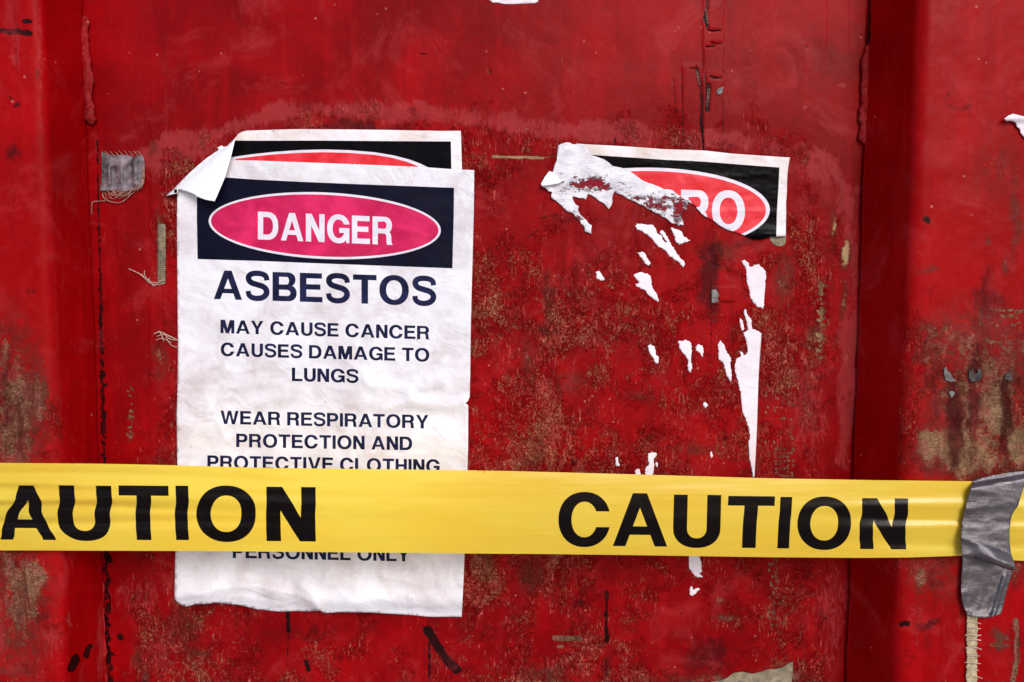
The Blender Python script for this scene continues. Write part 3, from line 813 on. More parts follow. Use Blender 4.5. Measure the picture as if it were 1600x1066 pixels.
def glyph(ch):
    v, h = SV, SH
    if ch == ' ': return [], .36
    if ch == 'I': return [(1, rect(0, 0, v, 1))], v
    if ch == 'L': return [(1, rect(0, 0, v, 1)), (1, rect(0, 0, .72, h))], .72
    if ch == 'T': return [(1, rect(0, 1 - h, .80, 1)), (1, rect(.4 - v / 2, 0, .4 + v / 2, 1))], .80
    if ch == 'H': return [(1, rect(0, 0, v, 1)), (1, rect(.80 - v, 0, .80, 1)), (1, rect(0, .42, .80, .42 + h))], .80
    if ch == 'E': return [(1, rect(0, 0, v, 1)), (1, rect(0, 0, .77, h)), (1, rect(0, 1 - h, .75, 1)), (1, rect(0, .43, .70, .43 + h))], .77
    if ch == 'O': return [(1, arc(.5, .5, .5, .52, 0, 354, 40, 2.15)), (-1, arc(.5, .5, .5 - v * 1.03, .52 - h, 0, 354, 40, 2.15))], 1.0
    if ch == 'C':
        return [(1, arc(.48, .5, .48, .52, 0, 354, 40, 2.15)), (-1, arc(.48, .5, .48 - v * 1.03, .52 - h, 0, 354, 40, 2.1)), (-1, [(.55, .36), (1.1, .36), (1.1, .655), (.55, .655)])], .95
    if ch == 'G':
        return [(1, arc(.49, .5, .49, .52, 0, 354, 40, 2.15)), (-1, arc(.49, .5, .49 - v * 1.03, .52 - h, 0, 354, 40, 2.1)), (-1, rect(.55, .36, 1.1, .67)), (1, rect(.52, .36, .95, .36 + h * .95)), (1, rect(.82, 0, .95, .42)), (-1, rect(.95, -.1, 1.2, 1.1))], .95
    if ch == 'D':
        return [(1, [(0, 0), (.40, 0)] + arc(.40, .5, .47, .5, -90, 90, 18, 2.3) + [(0, 1)]), (-1, [(v, h)] + arc(.38, .5, .49 - v, .5 - h, -90, 90, 16, 2.3) + [(v, 1 - h)])], .87
    if ch in 'PRB':
        if ch == 'P':
            return [(1, rect(0, 0, v, 1)), (1, [(0, .36)] + arc(.46, .68, .33, .32, -90, 90, 14, 2.2) + [(0, 1)]), (-1, [(v, .36 + h)] + arc(.44, .68, .33 - v * .9, .32 - h, -90, 90, 12, 2.1) + [(v, 1 - h)])], .79
        if ch == 'R':
            return [(1, rect(0, 0, v, 1)), (1, [(0, .40)] + arc(.52, .70, .31, .30, -90, 90, 14, 2.2) + [(0, 1)]), (-1, [(v, .40 + h)] + arc(.48, .70, .31 - v * .85, .30 - h * .9, -90, 90, 12, 2.1) + [(v, 1 - h)]),
                    (1, [(.44, .54)] + arc(.48, .30, .32, .24, 90, 10, 6) + [(.81, .10), (.86, 0), (.86 - v * 1.08, 0), (.60, .10)] + arc(.44, .28, .155, .14, 0, 90, 6) + [(.40, .42)])], .86
        return [(1, [(0, 0)] + arc(.52, .285, .30, .285, -90, 90, 14, 2.2) + [(0, .57)]), (1, [(0, .5)] + arc(.50, .75, .28, .25, -90, 90, 14, 2.2) + [(0, 1)]),
                (-1, [(v, h)] + arc(.49, .29, .30 - v * .82, .29 - h, -90, 90, 12, 2.1) + [(v, .58 - h)]), (-1, [(v, .58)] + arc(.48, .71, .27 - v * .85, .13, -90, 90, 12, 2.1) + [(v, .84)])], .82
    if ch == 'S':
        p = [(.735, .70), (.70, .84), (.58, .915), (.41, .935), (.24, .915), (.125, .83), (.125, .70), (.22, .605), (.41, .545), (.60, .485), (.71, .38), (.715, .235), (.60, .115), (.42, .07), (.24, .095), (.13, .18), (.10, .32)]
        return [(1, stroke(p, lambda t: .088 + .012 * math.sin(t * math.pi)))], .82
    if ch == 'U':
        return [(1, [(0, 1), (0, .36)] + arc(.4, .36, .4, .38, 180, 360, 18, 2.2) + [(.8, 1)]), (-1, [(v, 1.01), (v, .36)] + arc(.4, .36, .4 - v, .38 - h, 180, 360, 16, 2.2) + [(.8 - v, 1.01)])], .80
    if ch == 'A':
        w_, t, wl = .96, .222, .355; wr = w_ - wl
        fl = lambda y: t + wl * y
        fr = lambda y: w_ - t - wl * y
        ys = (w_ - 2 * t) / (2 * wl) if wl else .8
        return [(1, [(0, 0), (wl, 1), (wr, 1), (w_, 0)]), (-1, [(fl(-.01), -.01), (fl(.215), .215), (fr(.215), .215), (fr(-.01), -.01)]), (-1, [(fl(.375), .375), (fr(.375), .375), (w_ / 2, ys)])], w_
    if ch == 'N': return [(1, rect(0, 0, v, 1)), (1, rect(.8 - v, 0, .8, 1)), (1, [(0, 1), (v * 1.1, 1), (.8, 0), (.8 - v * 1.1, 0)])], .80
    if ch == 'M':
        w_ = .96
        return [(1, rect(0, 0, v * .95, 1)), (1, rect(w_ - v * .95, 0, w_, 1)), (1, [(0, 1), (v * 1.4, 1), (w_ / 2 + .1, 0), (w_ / 2 - .1, 0)]), (1, [(w_, 1), (w_ - v * 1.4, 1), (w_ / 2 - .1, 0), (w_ / 2 + .1, 0)])], w_
    if ch == 'V':
        return [(1, [(0, 1), (.225, 1), (.45, .27), (.675, 1), (.90, 1), (.565, 0), (.335, 0)])], .90
    if ch == 'W':
        return [(1, [(0, 1), (.215, 1), (.365, .30), (.52, 1), (.74, 1), (.895, .30), (1.045, 1), (1.26, 1), (1.01, 0), (.79, 0), (.63, .70), (.47, 0), (.25, 0)])], 1.26
    if ch == 'Y':
        return [(1, [(0, 1), (.235, 1), (.435, .60), (.635, 1), (.87, 1), (.435 + v / 2, .40), (.435 + v / 2, 0), (.435 - v / 2, 0), (.435 - v / 2, .40)])], .87
    raise KeyError(ch)

GAPS = {'AY': -.03, 'TO': -.01, 'AT': -.04, 'LY': -.06, 'AU': .02, 'AV': -.05}
def text(s, xl, yl, xr, yr, cap, tr=.105):
    """letters between x=xl and x=xr, baseline from yl to yr (photo pixels) -> list of (sign, poly) operations per letter"""
    pos = []; x = 0
    for i, ch in enumerate(s):
        ops, w_ = glyph(ch)
        pos.append((x, ops)); x += w_ + (tr if ch != ' ' else 0)
        if i + 1 < len(s): x += GAPS.get(s[i:i + 2], 0)
    tot = x - tr
    k = (xr - xl) / tot
    out = []
    sl = (yr - yl) / (xr - xl)
    for x0, ops in pos:
        if not ops: continue
        out.append([(sg, [(xl + (x0 + a) * k, yl + sl * (x0 + a) * k - b * cap) for a, b in p]) for sg, p in ops])
    return out

def ellipse(cx, cy, a, b, ang, k=72):
    ca, sa = math.cos(math.radians(ang)), math.sin(math.radians(ang))
    return [(cx + a * math.cos(t) * ca - b * math.sin(t) * sa, cy + a * math.cos(t) * sa + b * math.sin(t) * ca) for t in [2 * math.pi * i / k for i in range(k)]]

# ------------------------------------------------------------------ old sign behind, its top edge showing
def crease(px, py, pts, wd, amp):
    d = seg_dist(px, py, pts)
    return amp * np.exp(-(d / wd) ** 1.3)
def h_old(px, py):
    h = 0.0014 + (fbm(px, py, 90, 3, 101) - .5) * .0016 + (ridge(px, py, 60, 3, 105) - .5) * .0009
    h = h + .004 * sstep(395, 362, px) * sstep(250, 205, py)
    return h
old = empty('danger_sign', tuple(P(545, 265, 0)), "older white sign with black and red header behind the asbestos sign", "sign")
ol = [(360, 229), (366, 218), (372, 209.5), (378, 206), (386, 204.3), (400, 203.8), (430, 202.8), (462, 202), (540, 202.4), (600, 203), (650, 204), (690, 204.8), (720, 204.5), (721, 235), (722, 268), (723, 420), (640, 424), (345, 416)]
ringo = [(355, 247), (380, 243), (400, 240.5), (430, 237.3), (470, 234.6), (507, 233.7), (545, 234.8), (585, 238), (615, 243), (640, 249.5), (656, 255.5), (672, 263), (692, 280), (680, 310), (355, 310)]
ringi = [(368, 248.5), (385, 246.2), (400, 244.2), (430, 241.2), (470, 238.8), (507, 238), (545, 239), (585, 242), (612, 246.5), (636, 253), (650, 258.5), (666, 267), (684, 282), (670, 306), (368, 306)]
sheet('sheet', ol, [([(1, [(356, 219.5), (400, 220), (500, 219.8), (600, 220.6), (704.5, 221.2), (706, 300), (708, 322), (356, 322)])], 1), ([(1, ringo)], 2), ([(1, ringi)], 3)],
      h_old, 3.5, [M['old_paper'], M['black_band'], M['ringpaper'], M['redprint']], old)

# ------------------------------------------------------------------ the asbestos sign
def h_sign(px, py):
    h = 0.0042 + (fbm(px, py, 170, 3, 201) - .5) * .0050
    low = sstep(430, 620, py)
    h = h + (ridge(px + 0.35 * py, py - .2 * px, 120, 3, 207) - .5) * (.0020 + .0042 * low)
    h = h + (ridge(px * .9, py * 1.5, 46, 2, 211) - .5) * (.0005 + .0018 * low)
    h = h + crease(px, py, [(731, 628), (700, 636), (640, 626), (600, 640)], 9, .0022)
    h = h + crease(px, py, [(540, 560), (575, 600), (640, 615), (690, 600)], 22, .0028)
    h = h - crease(px, py, [(480, 620), (520, 640), (590, 650), (700, 650)], 24, .0030)
    h = h + crease(px, py, [(330, 640), (345, 665), (352, 690)], 9, .0018)
    h = h - crease(px, py, [(290, 730), (330, 700), (380, 690)], 26, .0022)
    h = h - crease(px, py, [(400, 900), (450, 905), (460, 925)], 20, .0026)
    h = h + crease(px, py, [(280, 935), (340, 920), (400, 915), (470, 930), (500, 950)], 9, .0030)
    h = h + crease(px, py, [(470, 915), (485, 925), (502, 955)], 7, .0026)
    h = h + crease(px, py, [(545, 945), (590, 935), (640, 945), (700, 948)], 12, .0018)
    h = h + crease(px, py, [(280, 905), (300, 915), (330, 912)], 9, .0016)
    # bottom edge stands off the steel, its very rim turned back
    e = sstep(880, 935, py) * (.0052 + .002 * np.sin(px / 40.0))
    h = h + e - sstep(934, 962, py + 12 * (px < 500) * (500 - px) / 220) * .0055
    h = h + .0016 * sstep(715, 735, px) * sstep(600, 700, py)
    return np.maximum(h, .0022)
sign = empty('asbestos_sign', tuple(P(500, 955, 0)), "white paper sign reading DANGER ASBESTOS, pink oval in dark header, corner folded over", "sign")
so_ = [(277, 300), (278.5, 296), (300, 272), (322, 250), (362, 250.4), (400, 251), (470, 253.6), (530, 255.8), (600, 258.6), (662, 261.2), (700, 264), (741, 266), (740.3, 330), (738.5, 400), (736.6, 470), (735.3, 530), (735, 570), (734, 620),
       (731, 627), (727, 630.5), (730.5, 632.5), (731.6, 634), (731.3, 700), (729, 770), (727, 830), (726, 864), (724, 910), (721.3, 964), (700, 964), (670, 964), (640, 961), (605, 959), (580, 957.4), (560, 957), (530, 957), (507, 958), (503, 956), (501, 954.6), (480, 955.4),
       (462, 955), (440, 956), (425, 955), (410, 952.6), (400, 952), (388, 949), (375, 946), (355, 943.6), (336, 942), (325, 944), (315, 944), (305, 944), (298, 946.6), (292, 948), (284, 946), (277, 942), (272.6, 935), (273, 900), (274, 860), (275.4, 800), (277, 725),
       (276.4, 690), (276, 649), (277.6, 600), (278, 534), (277.4, 467), (276.8, 400), (276.4, 350)]
band = [(308, 270), (330, 276), (351.6, 277.3), (400, 280.8), (470, 284.2), (560, 288), (640, 291), (709.5, 293.7), (709, 340), (707.6, 390), (707, 419.5), (640, 417), (560, 414), (480, 411), (400, 407.8), (340, 406), (308.7, 405), (307.5, 340)]
SV, SH = .225, .185
layers = [([(1, band)], 1), ([(1, ellipse(507.4, 352.8, 181.6, 52, 2.56))], 2), ([(1, ellipse(507.4, 352.8, 178, 48.3, 2.56))], 3)]
for g in text("DANGER", 403, 374.2, 613.5, 383, 43.5, .11): layers.append((g, 2))
for (s, a, b, c, d, cap) in (("ASBESTOS", 334, 467.6, 681.5, 478, 45.3), ("MAY CAUSE CANCER", 344.5, 520.7, 671, 530.7, 21), ("CAUSES DAMAGE TO", 344.8, 556.4, 670.8, 565.4, 21),
                             ("LUNGS", 456, 595.6, 560, 598.6, 21), ("WEAR RESPIRATORY", 344.5, 662.6, 669.5, 669.8, 21), ("PROTECTION AND", 369, 698.8, 644, 703.8, 21.2),
                             ("PROTECTIVE CLOTHING", 324, 732.8, 687, 739.4, 21.2), ("PERSONNEL ONLY", 363.7, 872, 640.5, 877.6, 21.5)):
    SVs = SV
    for g in text(s, a, b, c, d, cap): layers.append((g, 4))
sheet('sheet', so_, layers, h_sign, 3.6, [M['paper'], M['ink'], M['ringpaper'], M['pink'], M['text']], sign)
# folded-over corner
def h_flap(px, py):
    # distance from the fold line running (258,306) - (374,208)
    nx, ny = 98 / 151.9, 116 / 151.9
    d = np.maximum((px - 258.4) * nx + (py - 306.2) * ny, 0)
    s = np.clip(((px - 258.4) * 116 - (py - 306.2) * 98) / 151.9 / 151.9, 0, 1)
    rise = .0065 + .017 * (1 - s) ** 1.2 * sstep(0, 90, d) + .006 * np.sqrt(np.clip(d, 0, 20) / 20)
    return rise - .008 * np.exp(-d / 6.0) * .5
fl = [(258.4, 306.2), (271.5, 295), (288, 278), (305.6, 261.6), (323, 247), (341.7, 234.3), (339.5, 230.7), (343, 229), (346.3, 227.4), (349, 229.4), (353.6, 228.7), (361, 222), (368, 214.6), (374, 208), (370, 213), (367.5, 217), (366, 222.8), (360.8, 245.1), (356, 262), (351.6, 277.3), (345, 292.4), (340, 304),
      (335.2, 314.5), (327, 313.4), (318.8, 311.4), (308.3, 307.5), (302, 303), (295, 300.3), (286, 297.4), (278.5, 295.4), (276.8, 302), (271.5, 303), (265, 304.6)]
sheet('folded_corner', fl, [([(1, [(272, 296.2), (276.6, 295.6), (276.8, 301.6), (272, 301.8)])], 1)], h_flap, 3.0, [M['flap'], M['black_band']], sign, thick=.0003, label='folded-over white top left corner')

# ------------------------------------------------------------------ torn sign on the right
def h_torn(px, py):
    h = panel_relief(px, py) + .0011 + (fbm(px, py, 70, 3, 301) - .5) * .0010 + (ridge(px * .6, py * 1.8, 34, 3, 305) - .5) * .0012
    h = h + .0025 * sstep(876, 848, px) + .0016 * sstep(1210, 1232, px) * sstep(300, 370, py)
    h = h + .003 * np.exp(-(((px - 1200) / 22) ** 2 + ((py - 366) / 9) ** 2))
    return np.maximum(h, panel_relief(px, py) + .0005)
torn = empty('torn_sign', tuple(P(1050, 372, 0)), "torn remains of a sign with red oval and black header, left part peeled white", "sign")
to = [(872.3, 227.3), (877, 225), (883.5, 222.8), (889.5, 222.8), (893, 224.6), (897, 225.8), (904.6, 224.6), (918, 225.8), (940, 226.8), (963, 228), (1000, 230.4), (1040, 233.4), (1072, 234.2), (1103.8, 235.6), (1142, 240), (1190, 243.4), (1234.6, 246.3), (1232.6, 255), (1230.6, 270), (1229.8, 283.8), (1229.6, 300), (1228.2, 318), (1228.4, 331.6), (1228, 350), (1227.9, 369.1),
      (1220, 369.6), (1213, 370), (1206, 368.6), (1198, 371.4), (1193, 374), (1177, 374), (1167.6, 370), (1158, 366), (1145.3, 362), (1137, 359.6), (1129.3, 355.6), (1122, 351), (1116.6, 346), (1109, 342), (1102.2, 338.8), (1096, 334), (1092.6, 330), (1089, 326), (1086.3, 322), (1080, 318), (1074.3, 315.7), (1075, 321), (1072, 328.5), (1067, 332), (1064, 338), (1067, 344), (1068, 352.4),
      (1063, 351), (1060.7, 353.2), (1056, 350), (1049.6, 349), (1045, 345), (1040, 340.4), (1035.2, 339), (1029, 334), (1024, 333), (1017.2, 328.6), (1011, 326), (1005, 321), (999, 319.6), (994, 316), (987, 313.6), (980, 310), (972, 304.6), (966, 303), (960, 299.3), (957.6, 304), (956.4, 309), (957, 315), (955.6, 321), (951, 327), (947, 322), (943.6, 318), (936, 314), (930, 309), (924, 305), (918, 303), (917, 308), (915, 312), (910, 309.6),
      (906, 310), (900, 308), (894, 307.6), (895.6, 313.6), (899, 319), (904.6, 322.6), (903, 327), (904.6, 331.6), (907, 336), (912, 340.6), (917, 345), (919, 349), (924.8, 352.6), (923.6, 359), (924, 365.4), (918, 363), (913.6, 361.7), (914, 357), (912, 352.6), (908, 350), (906, 345), (899, 340), (897, 335), (892.6, 331.6), (888, 331.4), (885, 329.4), (878, 322), (870, 315), (865, 312), (861, 307.6), (862.5, 300),
      (857, 299), (853, 294), (846, 291), (845.3, 286.6), (851, 277), (858, 267.8), (864, 269.3), (866, 260), (870, 250.5), (871, 238)]
peel = [(840, 215), (905, 215), (918, 233), (924, 242.3), (932, 245), (945, 249.8), (951, 254), (957, 259.5), (970, 262), (982.6, 266.3), (992, 273), (1003.7, 282), (1013, 286), (1020, 288), (1029, 291.5), (1040, 297), (1052, 300), (1062, 306), (1068, 311), (1078, 313), (1084, 324), (1078, 400), (840, 400)]
tb = [(918, 241.5), (960, 244.6), (1000, 247), (1040, 250), (1080, 251.6), (1103.8, 253), (1160, 257.6), (1217.8, 261.8), (1216.6, 290), (1214, 330), (1213, 369.6), (1212, 380), (900, 380)]
tl = [([(1, tb)], 1), ([(1, ellipse(1010, 328, 193, 66, 0.0))], 2), ([(1, ellipse(1009, 328.6, 188, 61.4, 0.0))], 3)]
for g in text("BRO", 1018, 357, 1164, 361.5, 62, .075): tl.append((g, 2))
tl.append(([(1, peel)], 4))
def wear_t(px, py):
    return np.maximum.reduce([blobs(px, py, [(920, 286, 40, 13, 1.0), (945, 292, 26, 9, .9), (1030, 320, 50, 20, .8), (1058, 328, 20, 30, .95), (890, 296, 30, 12, .5), (905, 345, 12, 18, .62), (975, 292, 30, 12, .5), (915, 318, 14, 10, .6), (1000, 310, 50, 10, .62)], 6)])
sheet('sheet', to, tl, h_torn, 2.8, [M['old_paper'], M['black_band'], M['ringpaper'], M['redprint'], M['fibre']], torn, attrs={'wear': wear_t})
sheet('curled_corner', [(845.4, 287), (851, 277), (858, 267.6), (864, 269.4), (870, 274.6), (872, 279), (876, 280), (884, 279), (878, 284), (870, 287.6), (862, 289), (854, 290), (847, 291)], [],
      lambda x, y: .0056 + .0022 * sstep(884, 850, x), 2.4, [M['flap']], torn, label='small bright white curl at the left edge')

# ------------------------------------------------------------------ paper scraps left on the paint
def z1(L): return [(970 + a / 3.95, 330 + b / 3.95) for a, b in L]
def z2(L): return [(800 + a / 4, 534 + b / 4) for a, b in L]
def z3(L): return [(800 + a / 4, 800 + b / 4) for a, b in L]
SCR = [
 ("long diagonal white paper scrap just below the peeled part of the torn sign", z1([(87, 92), (100, 76), (160, 84), (198, 85), (215, 105), (222, 135), (250, 150), (262, 180), (285, 195), (262, 160), (240, 132), (248, 118), (266, 126), (290, 160), (310, 205), (340, 250), (362, 285), (390, 310), (396, 330), (388, 348), (350, 310), (300, 275), (270, 240), (235, 222), (210, 195), (190, 165), (140, 130), (100, 115)])),
 ("short pointed white scrap right beside the top of the long diagonal scrap", z1([(310, 102), (340, 110), (375, 125), (392, 160), (430, 183), (400, 190), (360, 208), (340, 185), (325, 140)])),
 ("small white scrap between the long diagonal scrap and the boot shaped scrap", z1([(98, 255), (130, 250), (155, 270), (170, 300), (185, 320), (170, 338), (150, 325), (130, 290)])),
 ("tiny white paper fleck left of all the other scraps", [(931, 425), (937, 424), (942, 432), (945, 436), (941, 438.5), (933, 436)]),
 ("boot shaped white scrap with a sharp toe pointing down right", z1([(78, 395), (120, 378), (165, 385), (185, 405), (188, 455), (220, 510), (235, 548), (230, 563), (180, 525), (150, 490), (95, 465), (90, 450), (115, 440), (95, 420)])),
 ("broad white scrap below the right end of the torn sign, with a straight right edge", z1([(745, 308), (765, 300), (790, 320), (797, 345), (850, 325), (872, 348), (895, 375), (893, 450), (885, 530), (880, 603), (862, 592), (840, 592), (815, 560), (800, 535), (790, 480), (778, 420), (775, 360)])),
 ("tallest white scrap, a long spike running down to the yellow tape", z1([(762, 612), (768, 603), (775, 612), (785, 645), (805, 670), (810, 725), (850, 740), (868, 755), (862, 850), (855, 1000)]) + z2([(1553, 0), (1546, 120), (1540, 250), (1530, 560), (1520, 760), (1515, 845), (1507, 850), (1500, 800), (1485, 740), (1478, 640), (1488, 580), (1470, 510), (1440, 440), (1430, 330), (1410, 240), (1396, 190), (1393, 150), (1400, 110)]) + z1([(705, 935), (720, 908), (740, 900), (735, 865), (750, 870), (760, 895), (785, 870), (775, 810), (755, 750), (785, 735), (778, 690), (765, 645)])),
 ("thin white sliver touching the tip of the tallest scrap on its left", z1([(735, 660), (750, 675), (762, 730), (750, 740), (738, 705)])),
 ("leftmost of the white drips in the row above the yellow tape", z1([(165, 835), (185, 822), (210, 840), (215, 880), (235, 905), (232, 940), (215, 940), (200, 905), (175, 865)])),
 ("tooth shaped white scrap with a long root, in the middle of the row of drips", z1([(355, 800), (380, 803), (405, 795), (435, 815), (437, 870), (432, 930), (442, 970), (430, 1000), (415, 985), (415, 920), (400, 890), (375, 865), (360, 840)])),
 ("small hooked white scrap right beside the tooth shaped scrap", z1([(460, 840), (480, 820), (490, 828), (505, 830), (513, 870), (502, 903), (490, 875), (462, 862)])),
 ("slim white scrap tapering downward, directly left of the tallest scrap", z1([(597, 830), (612, 795), (640, 830), (655, 875), (680, 905), (678, 960), (683, 1020), (678, 1055), (655, 1020), (635, 945), (605, 915), (605, 870)])),
 ("ragged upright white scrap meeting the top edge of the yellow tape", z2([(850, 700), (880, 690), (905, 700), (885, 740), (890, 770), (880, 830), (878, 870), (838, 872), (835, 830), (830, 800), (855, 765)])),
 ("short white tick just above the yellow tape, left of the ragged scrap", z2([(648, 725), (660, 720), (672, 775), (650, 777)])),
 ("small white chip alone in the red field between drips and yellow tape", z2([(1195, 385), (1208, 376), (1215, 385), (1225, 400), (1210, 418), (1195, 400)])),
 ("tiny upright white chip above the yellow tape, left of the tall spike", z2([(1238, 692), (1250, 685), (1255, 705), (1247, 730), (1238, 715)])),
 ("pinkish fragment of paper at the tape edge beside the ragged scrap", z2([(768, 808), (780, 796), (795, 795), (805, 830), (800, 850), (775, 850)])),
 ("white tongue of paper hanging out below the yellow tape", z3([(1105, 245), (1168, 245), (1172, 280), (1183, 320), (1188, 375), (1170, 388), (1193, 402), (1190, 410), (1165, 410), (1150, 405), (1125, 380), (1107, 350)])),
 ("lowest crumb of white paper, below the hanging tongue", z3([(1110, 485), (1122, 462), (1128, 470), (1135, 490), (1150, 478), (1165, 475), (1175, 482), (1155, 500), (1150, 512), (1140, 515), (1130, 525), (1112, 520)])),
 ("tiny crumb of paper touching the ragged scrap on its right", z2([(895, 762), (905, 752), (912, 762), (912, 780), (900, 786)])),
]
for i, (lab, poly) in enumerate(SCR):
    # fray the torn edges a little
    rr = random.Random(i); out = []
    for a in range(len(poly)):
        p, q = poly[a], poly[(a + 1) % len(poly)]
        out.append(p); L = math.hypot(q[0] - p[0], q[1] - p[1])
        k = int(L / 2.2) if not (abs(q[0] - p[0]) < 4 and L > 20) else 0
        for j in range(1, k):
            t = j / k; o_ = rr.uniform(-1.0, 1.0)
            out.append((p[0] + (q[0] - p[0]) * t - (q[1] - p[1]) / L * o_, p[1] + (q[1] - p[1]) * t + (q[0] - p[0]) / L * o_))
    cx = sum(p[0] for p in out) / len(out)
    sheet('paper_scrap', out, [], lambda x, y, s=i: panel_relief(x, y) + .00055 + (fbm(x, y, 20, 3, 401 + s) - .5) * .0005, 2.6, [M['scrap']], None, thick=.0002,
          label=lab, cat='paper scrap', group='paper scraps left from the torn sign')

# ------------------------------------------------------------------ yellow caution tape
def lerp_curve(pts):
    xs = [p[0] for p in pts]; ys = [p[1] for p in pts]
    return lambda x: float(np.interp(x, xs, ys))
YTop = lerp_curve([(-160, 722), (0, 723.4), (150, 724.6), (270, 727), (400, 731), (560, 733), (730, 735), (800, 736.2), (1000, 741.6), (1200, 747.5), (1380, 750.6), (1520, 752), (1600, 754), (1760, 757)])
YBot = lerp_curve([(-160, 859), (0, 860), (270, 861), (400, 862), (560, 863.4), (730, 865), (850, 865.8), (1000, 867.7), (1200, 870.8), (1340, 871.8), (1420, 871.3), (1502, 868.4), (1545, 872), (1580, 875.5), (1600, 876.4), (1760, 880)])
def h_tape(px, py):
    top = np.interp(px, [-160, 0, 400, 800, 1200, 1520, 1760], [722, 723, 731, 736, 747, 752, 757])
    bot = np.interp(px, [-160, 0, 400, 800, 1200, 1500, 1760], [859, 860, 862, 866, 871, 869, 880])
    v = (py - top) / (bot - top)
    h = .0725 + .0006 * np.sin(px / 140.0)
    left = sstep(620, 60, px); right = sstep(1180, 1480, px)
    for (c, wd, am, sc) in ((.24, .05, .0018, left), (.40, .07, .0026, left), (.66, .05, -.0018, left), (.50, .035, -.0014, left), (.34, .06, .0011, right), (.50, .05, -.0009, right), (.60, .07, .0010, right), (.82, .06, -.0008, right), (.13, .05, -.001, left)):
        cc = c + .03 * np.sin(px / 90.0 + c * 20)
        h = h + 1.7 * am * sc * np.exp(-((v - cc) / wd) ** 2)
    h = h + .0034 * (1 - (2 * v - 1) ** 2) * (0.35 + .65 * sstep(100, 500, px) * (1 - sstep(1200, 1450, px)))
    h = h + (fbm(px * .25, py * 1.4, 30, 3, 501) - .5) * .0012
    return np.maximum(h, .0672)
xsl = list(range(-480, 1941, 20))
yo = [(x, YTop(x)) for x in xsl] + [(x, YBot(x)) for x in xsl[::-1]]
SV, SH = .235, .185
def place(ch, x0, x1, yb, cap, skew=0, wob=0, ph=0):
    ops, w_ = glyph(ch)
    k = (x1 - x0) / w_
    res = []
    for sg, p in ops:
        # subdivide straight sides so the print can ripple with the pleats
        q = []
        for i in range(len(p)):
            a, b = p[i], p[(i + 1) % len(p)]
            n = max(1, int(math.hypot(b[0] - a[0], b[1] - a[1]) / .06))
            for j in range(n): q.append((a[0] + (b[0] - a[0]) * j / n, a[1] + (b[1] - a[1]) * j / n))
        res.append((sg, [(x0 + a * k + skew * b + wob * (math.sin(b * 8.5 + ph) + .4 * math.sin(b * 19 + ph)), yb + .0095 * (x0 + a * k - x0) - b * cap) for a, b in q]))
    return res
yl = []
for (ch, a, b, yb, cap, sk, wo) in (('C', -92, -10, 843.4, 85, 0, 1.6), ('A', -3, 84.5, 843.2, 85, 0, 2.6), ('U', 91.5, 173.5, 843.4, 85, 0, 1.7), ('T', 185, 263, 843.6, 85, 0, .8), ('I', 274, 294, 844, 85, 0, .9),
                                    ('O', 307, 400, 845, 85, 0, .4), ('N', 416, 493, 845.6, 85, 0, .4),
                                    ('C', 872, 952.5, 853, 83, 1, 0), ('A', 957.5, 1042.5, 853.4, 83, 0, 0), ('U', 1051, 1125, 854.4, 81.5, 2, 0), ('T', 1133, 1206, 856, 81, 5, .3), ('I', 1214, 1232.5, 857, 80.5, 5.5, .3),
                                    ('O', 1245, 1329, 857.6, 80.5, 2, .2), ('N', 1342, 1414, 858, 79.6, 5, 1.3)):
    yl.append((place(ch, a, b, yb, cap, sk, wo, 1.2), 1))
SV, SH = .205, .17
sheet('caution_tape', yo, yl, h_tape, 4.2, [M['yellow'], M['tape_ink']], None, thick=0, label="yellow plastic barrier tape printed CAUTION in black, stretched across both ribs", cat="barrier tape")

# ------------------------------------------------------------------ grey duct tape holding it
dt = empty('duct_tape_strip', tuple(P(1540, 962, RH)), "grey duct tape strip holding down the right end of the yellow tape", "tape")
def h_dup(px, py):
    h = .0783 + (ridge(px * .3, py, 30, 3, 601) - .5) * .0026 + (fbm(px, py, 22, 3, 603) - .5) * .0010
    h = h - .0062 * sstep(765, 751, py + (px - 1520) * .17)
    # bottom rim lifts into a curled fold toward the lower right
    d = (py - 838) - (px - 1503) * .42
    h = h + .0085 * np.exp(-((d - 14) / 12) ** 2) * sstep(1508, 1560, px) + .0012 * np.exp(-((d - 2) / 5) ** 2)
    return h
up = [(1520, 751.2), (1535, 747), (1550.5, 743), (1575, 739), (1600, 736.2), (1618, 735), (1608, 748), (1600, 760), (1595, 776), (1590.7, 790.7), (1585, 798), (1581, 805.4), (1578.6, 818), (1577.3, 829.8), (1577.6, 848), (1579.8, 866), (1584, 876), (1587, 885.9), (1586.4, 890), (1582, 892), (1570, 889), (1556, 883), (1540.7, 878.5), (1530, 874), (1521, 869), (1512, 869.4), (1503, 868.8), (1502, 850), (1501.7, 837), (1503, 818), (1506.6, 800.5), (1512, 780)]
sheet('upper_piece', up, [], h_dup, 2.6, [M['duct']], dt, thick=.0003)
def h_dlo(px, py):
    h = .0690 + (fbm(px, py, 24, 3, 611) - .5) * .0014 + (ridge(px + py * .3, py * .8, 26, 2, 615) - .5) * .0012
    h = h + .0022 * np.exp(-((px - 1570 + (py - 900) * .30) / 3.0) ** 2) * sstep(890, 905, py)
    h = h + .0028 * sstep(952, 964, py + (fbm(px, py, 8, 2, 619) - .5) * 8)
    return h
lo = [(1503.5, 860), (1504, 876), (1502.5, 900), (1501.7, 922.4), (1503, 938), (1506.6, 951.7), (1510, 958), (1514, 962.7), (1522, 963), (1532, 965.4), (1543, 965), (1552, 964), (1558, 961.4), (1564, 960), (1566, 953), (1567.6, 946.8), (1572, 928), (1577.3, 910), (1581, 898), (1584, 885), (1575, 868)]
